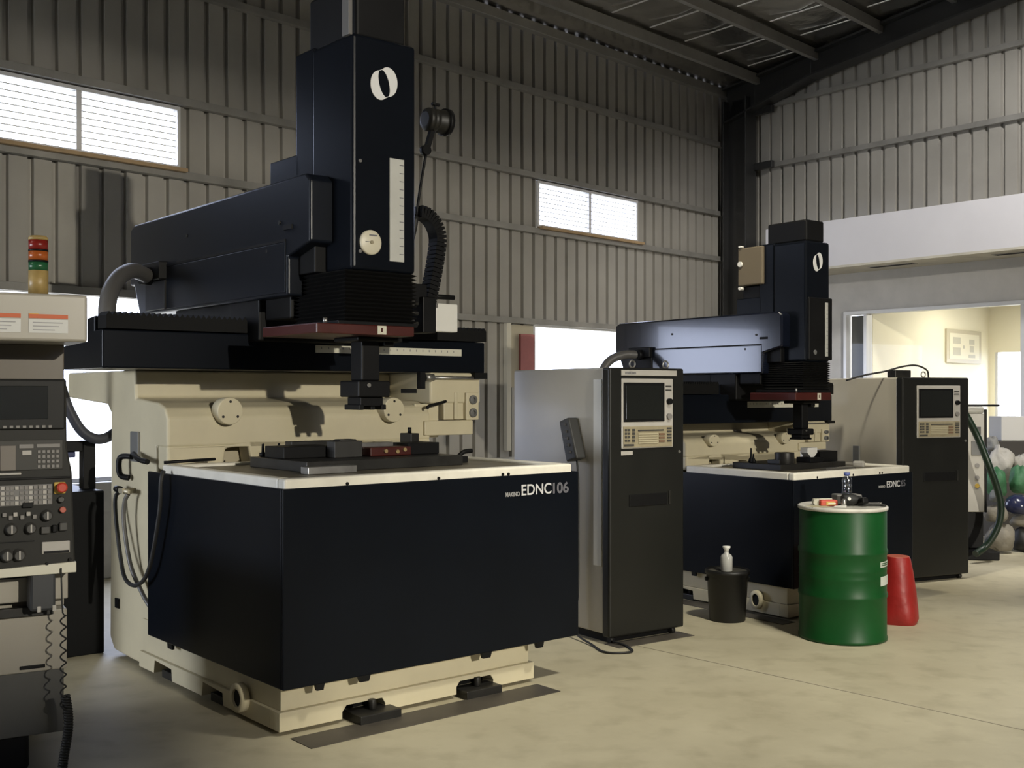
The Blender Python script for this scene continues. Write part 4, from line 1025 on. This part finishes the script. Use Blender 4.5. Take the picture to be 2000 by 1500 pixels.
wob('grey_case', MB().box(-0.088,0.088,-0.055,0.055,0,0.066), mat('case_grey', (0.15,0.145,0.135), 0.5), (dx+0.060,dy+0.11,ZT), 4, 'flat grey case on the drum lid, under the water bottle', 'case', 0.008)
rt = empty('water_bottle', (dx+0.062, dy+0.11, ZT+0.067), 0, 'clear water bottle with a blue cap, standing on the grey case', 'bottle')
b = MB(); b.lathe((0,0,0), [(0.030,0.0),(0.034,0.005),(0.034,0.040),(0.032,0.045),(0.034,0.05),(0.034,0.095),(0.028,0.112),(0.014,0.122),(0.013,0.130)], 24); b.build('bottle_body', water, rt)
b = MB(); b.lathe((0,0,0.004), [(0.030,0.0),(0.0315,0.003),(0.0315,0.035),(0.0005,0.035)], 24); b.build('bottle_water', glass_mat('water_fill', (0.55,0.58,0.66), 0.18, 0.1), rt)
MB().cyl((0,0,0.125), 0.021, 0.020, 'z', 20).build('bottle_cap', bluecap, rt)
rt = empty('hand_drill', (dx+0.045, dy-0.03, ZT), 0, 'black hand drill lying on the drum lid in front of the bottle', 'drill')
b = MB(); b.lathe((-0.06,0,0.042), [(0.025,0.0),(0.038,0.012),(0.038,0.07),(0.028,0.10),(0.020,0.13)], 20, 'x'); b.build('drill_body', blackrub, rt)
MB().obox((0.065,-0.02,0.030), (0.05,0.10,0.040), R(20), 0, R(-12)).build('drill_grip', black, rt, 0.01)
MB().cyl((0.068,0,0.042), 0.013, 0.035, 'x', 14).build('drill_chuck', steel, rt)
MB().cyl((-0.02,-0.042,0.05), 0.011, 0.008, 'y', 14).build('drill_button', white, rt)
rt = empty('paint_tin', (dx-0.02, dy-0.10, ZT), 0, 'small bare metal tin beside the black hand drill', 'tin')
MB().cyl((0,0,0), 0.016, 0.045, 'z', 16).build('tin_body', steel, rt); MB().cyl((0,0,0.045), 0.012, 0.006, 'z', 16).build('tin_lid', lgrey, rt)
rt = empty('food_packet', (dx-0.105, dy-0.03, ZT), 6, 'red and yellow packet on the drum lid', 'packet')
MB().box(-0.062,0.058,-0.03,0.03,0.0,0.040).build('packet_body', mat('packet_red', (0.50,0.07,0.04), 0.5), rt, 0.01)
MB().box(-0.025,0.035,-0.0325,-0.029,0.006,0.030).build('packet_print', yellow, rt, 0.002)
MB().box(-0.012,0.040,-0.034,-0.0325,0.012,0.022).build('packet_label', offwhite, rt, 0.002)
for (ax, ay, ang, L, lab) in ((-0.125,0.035,5,0.13,'pale paper roll behind the red packet'),(-0.17,0.0,70,0.06,'short paper roll left of the red packet')):
    b = MB(); b.cyl((-L/2,0,0.022), 0.021, L, 'x', 16); wob('paper_roll', b, offwhite, (dx+ax,dy+ay,ZT), ang, lab, 'paper roll', 0)
b = MB(); b.hexa([(-.04,-.03,0.0),(.04,-.04,0.0),(.045,.03,0.0),(-.03,.035,0.0),(-.04,-.03,0.003),(.04,-.04,0.003),(.045,.03,0.012),(-.03,.035,0.006)])
wob('paper_scrap', b, white, (dx-0.055,dy-0.125,ZT), -15, 'white paper scrap at the front of the drum lid', 'paper', 0)
b = MB(); b.hexa([(-.09,-.05,0.0),(.05,-.06,0.0),(.06,.05,0.0),(-.08,.05,0.0),(-.09,-.05,0.002),(.05,-.06,0.002),(.06,.05,0.004),(-.08,.05,0.003)])
wob('card_sheet', b, mat('card_tan', (0.42,0.38,0.25), 0.6), (dx-0.175,dy-0.085,ZT), 20, 'tan card sheet at the left of the drum lid', 'card', 0)
def tool(name, loc, rz, L, m, label, cat):
    rt = empty(name, loc, rz, label, cat)
    MB().box(-L/2, L/2, -0.007, 0.007, 0.0, 0.010).build('handle', m, rt, 0.003)
    b = MB(); b.lathe((L/2+0.012,0,0), [(0.009,0),(0.019,0),(0.019,0.012),(0.009,0.012)], 16, cap=False); b.lathe((L/2+0.012,0,0), [(0.009,0),(0.009,0.012)], 16, cap=False); b.build('ring_end', m, rt)
    return rt
tool('spanner', (dx+0.19,dy+0.045,ZT), 12, 0.13, steel, 'bright spanner at the back right of the drum lid', 'spanner')
tool('spanner', (dx+0.165,dy-0.05,ZT), -14, 0.15, dsteel, 'dark spanner at the front right of the drum lid', 'spanner')
rt = empty('pliers', (dx+0.16,dy-0.0,ZT), 8, 'grey pliers lying between the two spanners', 'pliers')
for sgn in (1,-1):
    MB().obox((0.02,sgn*0.010,0.011), (0.14,0.012,0.014), R(7*sgn)).build('plier_handle', keydark, rt, 0.004)
MB().obox((-0.07,0,0.011), (0.05,0.026,0.016)).build('plier_jaw', dsteel, rt, 0.004)

# ---- black bucket with bottle
rt = empty('bucket', (1.549, 8.10, 0), 0, 'black plastic bucket on the floor beside the cabinet', 'bucket')
b = MB(); b.lathe((0,0,0), [(0.122,0),(0.128,0.008),(0.145,0.31),(0.150,0.312),(0.150,0.335),(0.160,0.338),(0.160,0.362),(0.152,0.368),(0.140,0.355)], 44); b.build('bucket_body', bucketm, rt)
b = MB(); b.cyl((0,0,0.350), 0.140, 0.006, 'z', 40); b.build('bucket_lid', mat('lid_dusty', (0.060,0.056,0.045), 0.7, var=0.4, scale=12), rt)
for sgn in (1,-1): MB().box(sgn*0.150-0.012, sgn*0.150+0.012, -0.02, 0.02, 0.285, 0.31).build('handle_lug', black, rt, 0.004)
rt = empty('plastic_bottle', (1.535, 8.06, 0.357), 0, 'pale plastic bottle standing on the black bucket', 'bottle')
b = MB(); b.lathe((0,0,0), [(0.038,0),(0.042,0.004),(0.042,0.10),(0.036,0.115),(0.018,0.128),(0.015,0.145)], 24); b.build('bottle_body', clearb, rt)
b = MB(); b.lathe((0,0,0.143), [(0.016,0),(0.018,0.012),(0.028,0.026),(0.028,0.036),(0.0005,0.038)], 20); b.build('bottle_cap', white, rt)

# ---- red tapered bin behind the drum
rt = empty('fire_bucket', (2.745, 8.02, 0), 0, 'upturned red plastic bin on the floor behind the green drum', 'bin')
b = MB(); n_ = 32; vs = []
for zz, rr in ((0.0,0.135),(0.03,0.150),(0.10,0.140),(0.22,0.125),(0.36,0.105),(0.455,0.088),(0.47,0.080)):
    for i in range(n_):
        a = 2*math.pi*i/n_; k = 1+0.06*math.sin(4*a+zz*9)*(1-zz/0.55)
        vs.append((rr*k*math.cos(a), rr*k*math.sin(a), zz))
fs = [(k*n_+i,k*n_+(i+1)%n_,(k+1)*n_+(i+1)%n_,(k+1)*n_+i) for k in range(6) for i in range(n_)]
b.add(vs, fs, True); b.build('bin_body', redp, rt)
MB().cyl((0,0,0.466), 0.079, 0.006, 'z', 32).build('bin_base', pinkp, rt)

# ---- chiller unit, hose and sacks at the right edge
rt = empty('cooling_unit', (4.36, 11.1, 0), -6, 'slim pale grey unit on a dark stand behind the far cabinet', 'cooling unit')
MB().box(0.0, 0.295, 0.0, 0.5, 0.46, 1.43).build('unit_body', greycab, rt, 0.01)
MB().box(0.01, 0.285, 0.0, 0.45, 1.43, 1.50).build('unit_top', mat('unit_top_grey', (0.48,0.47,0.43), 0.5), rt, 0.02)
MB().box(0.285, 0.305, -0.015, 0.02, 0.46, 1.47).build('unit_edge', black, rt, 0.003)
MB().box(0.17, 0.25, -0.006, 0.0, 1.22, 1.30).build('unit_display', keydark, rt, 0.002); MB().box(0.16, 0.25, -0.006, 0.0, 1.02, 1.16).build('unit_gauge', mgrey, rt, 0.002)
for z, m_ in ((0.92,keygrey),(0.80,keygrey),(0.72,yellow)): MB().cyl((0.215,-0.006,z), 0.022, 0.008, 'y', 16).build('unit_button', m_, rt)
b = MB(); b.box(0.0,0.29,0.05,0.45,0.10,0.46); b.build('unit_stand', black, rt, 0.006)
MB().box(-0.05,0.40,-0.10,0.20,0.0,0.085).build('stand_foot', black, rt, 0.01)
b = MB(); b.cyl((-0.02,-0.02,1.51), 0.010, 0.44, 'x', 10); b.build('top_rod', black, rt)
def at(px, py, Y): return ((px-1000)/2200*Y, Y, 1.63-(py-768)/2200*Y)
b = MB(); b.tube([at(1880,800,10.85),at(1893,822,10.85),at(1910,855,10.85),at(1930,905,10.8),at(1948,955,10.8),at(1955,990,10.8),at(1951,1022,10.8),at(1938,1050,10.8),at(1922,1070,10.8),at(1905,1082,10.75)], 0.034, 14)
o = b.build('hose', mat('green_black_hose', (0.003,0.015,0.006), 0.4)); tag(o, 'thick dark green hose hanging in front of the grey unit', 'hose')
def sack(px, py, w_, h_, Y, m_, label, seed, dpt=0.16, amp=0.16):
    c = at(px, py, Y); sx = w_/2/2200*Y; sz = h_/2/2200*Y
    b = MB(); b.blob((0,0,0), (sx, dpt, sz), seed, 12, amp, True); o = b.build('sack', m_); o.location = c
    return tag(o, label, 'sack', 'sacks piled at the right edge')
sack(1953,1052,56,58,11.50,sackb,'beige sack on the floor, lowest of the pile',1,0.13,0.12)
sack(1944,1004,46,36,11.52,sackb,'beige sack resting on the lowest sack',2,0.12,0.1)
sack(1998,1055,40,50,11.6,mat('dark_sack',(0.02,0.02,0.02),0.6),'black sack on the floor at the right frame edge',3,0.13,0.1)
sack(1996,1018,44,24,11.6,sackb,'tan sack under the shiny dark blue helmet',4,0.12,0.1)
sack(1944,944,44,60,11.85,sackg,'green sack under the pale crumpled sack',5,0.11)
sack(1994,940,44,58,11.85,sackg,'green sack at the right edge, under white cloth',6,0.11)
sack(1954,912,46,76,12.15,sackw,'pale crumpled sack slumped over the green ones',7,0.12,0.22)
sack(1994,912,34,46,12.15,sackw,'white cloth bundle near the dark crate',8,0.12,0.2)
sack(1936,868,28,30,12.42,mat('grey_sack',(0.20,0.20,0.19),0.6),'small grey bundle on top of the sacks',9,0.1,0.2)
sack(1945,970,22,26,11.5,mat('grey_sack2',(0.16,0.17,0.16),0.6),'small grey bundle in front of the green sacks',10,0.08)
c = at(1988,987,11.55); b = MB(); b.blob((0,0,0), (0.13,0.13,0.11), 3, 12, 0.04, True); o = b.build('helmet', bluedark); o.location = c; tag(o, 'shiny dark blue helmet lying among the sacks', 'helmet')
o = MB().box(5.38,6.1,12.5,13.0,0,1.10).build('crate', mat('crate_dark', (0.035,0.03,0.026), 0.6), None, 0.01); tag(o, 'dark brown crate below the office window', 'crate')
o = MB().box(5.44,5.74,12.52,12.85,1.101,1.37).build('carton', mat('carton_white', (0.55,0.54,0.52), 0.6), None, 0.006); tag(o, 'white carton standing on the dark crate', 'carton')

# ---- dark steel sheets under the machines
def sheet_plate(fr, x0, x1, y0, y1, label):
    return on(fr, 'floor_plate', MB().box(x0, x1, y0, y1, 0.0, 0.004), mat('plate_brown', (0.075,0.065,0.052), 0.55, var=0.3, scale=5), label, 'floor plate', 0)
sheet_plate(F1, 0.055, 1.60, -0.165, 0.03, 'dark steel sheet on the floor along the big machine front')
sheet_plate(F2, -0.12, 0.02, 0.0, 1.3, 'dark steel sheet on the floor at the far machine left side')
sheet_plate((0.628,7.27,35), 0.0, 0.66, -0.10, 0.05, 'thin dark sheet on the floor under the front cabinet')  # thin dark slab along the cabinet front


# ------------------------------------------------------------------ camera
cam = bpy.data.cameras.new('camera'); co = bpy.data.objects.new('camera', cam); COL.objects.link(co)
cam.sensor_width = 36; cam.sensor_fit = 'HORIZONTAL'; cam.lens = 36*2200/2000; cam.shift_y = 18/2000
co.location = (0, 0, 1.63); co.rotation_euler = (R(90), 0, 0)
cam.clip_end = 200
scene.camera = co
scene.view_settings.view_transform = 'Standard'; scene.view_settings.look = 'None'
scene.view_settings.gamma = 1.0; scene.view_settings.use_curve_mapping = False
scene.view_settings.exposure = 0.0
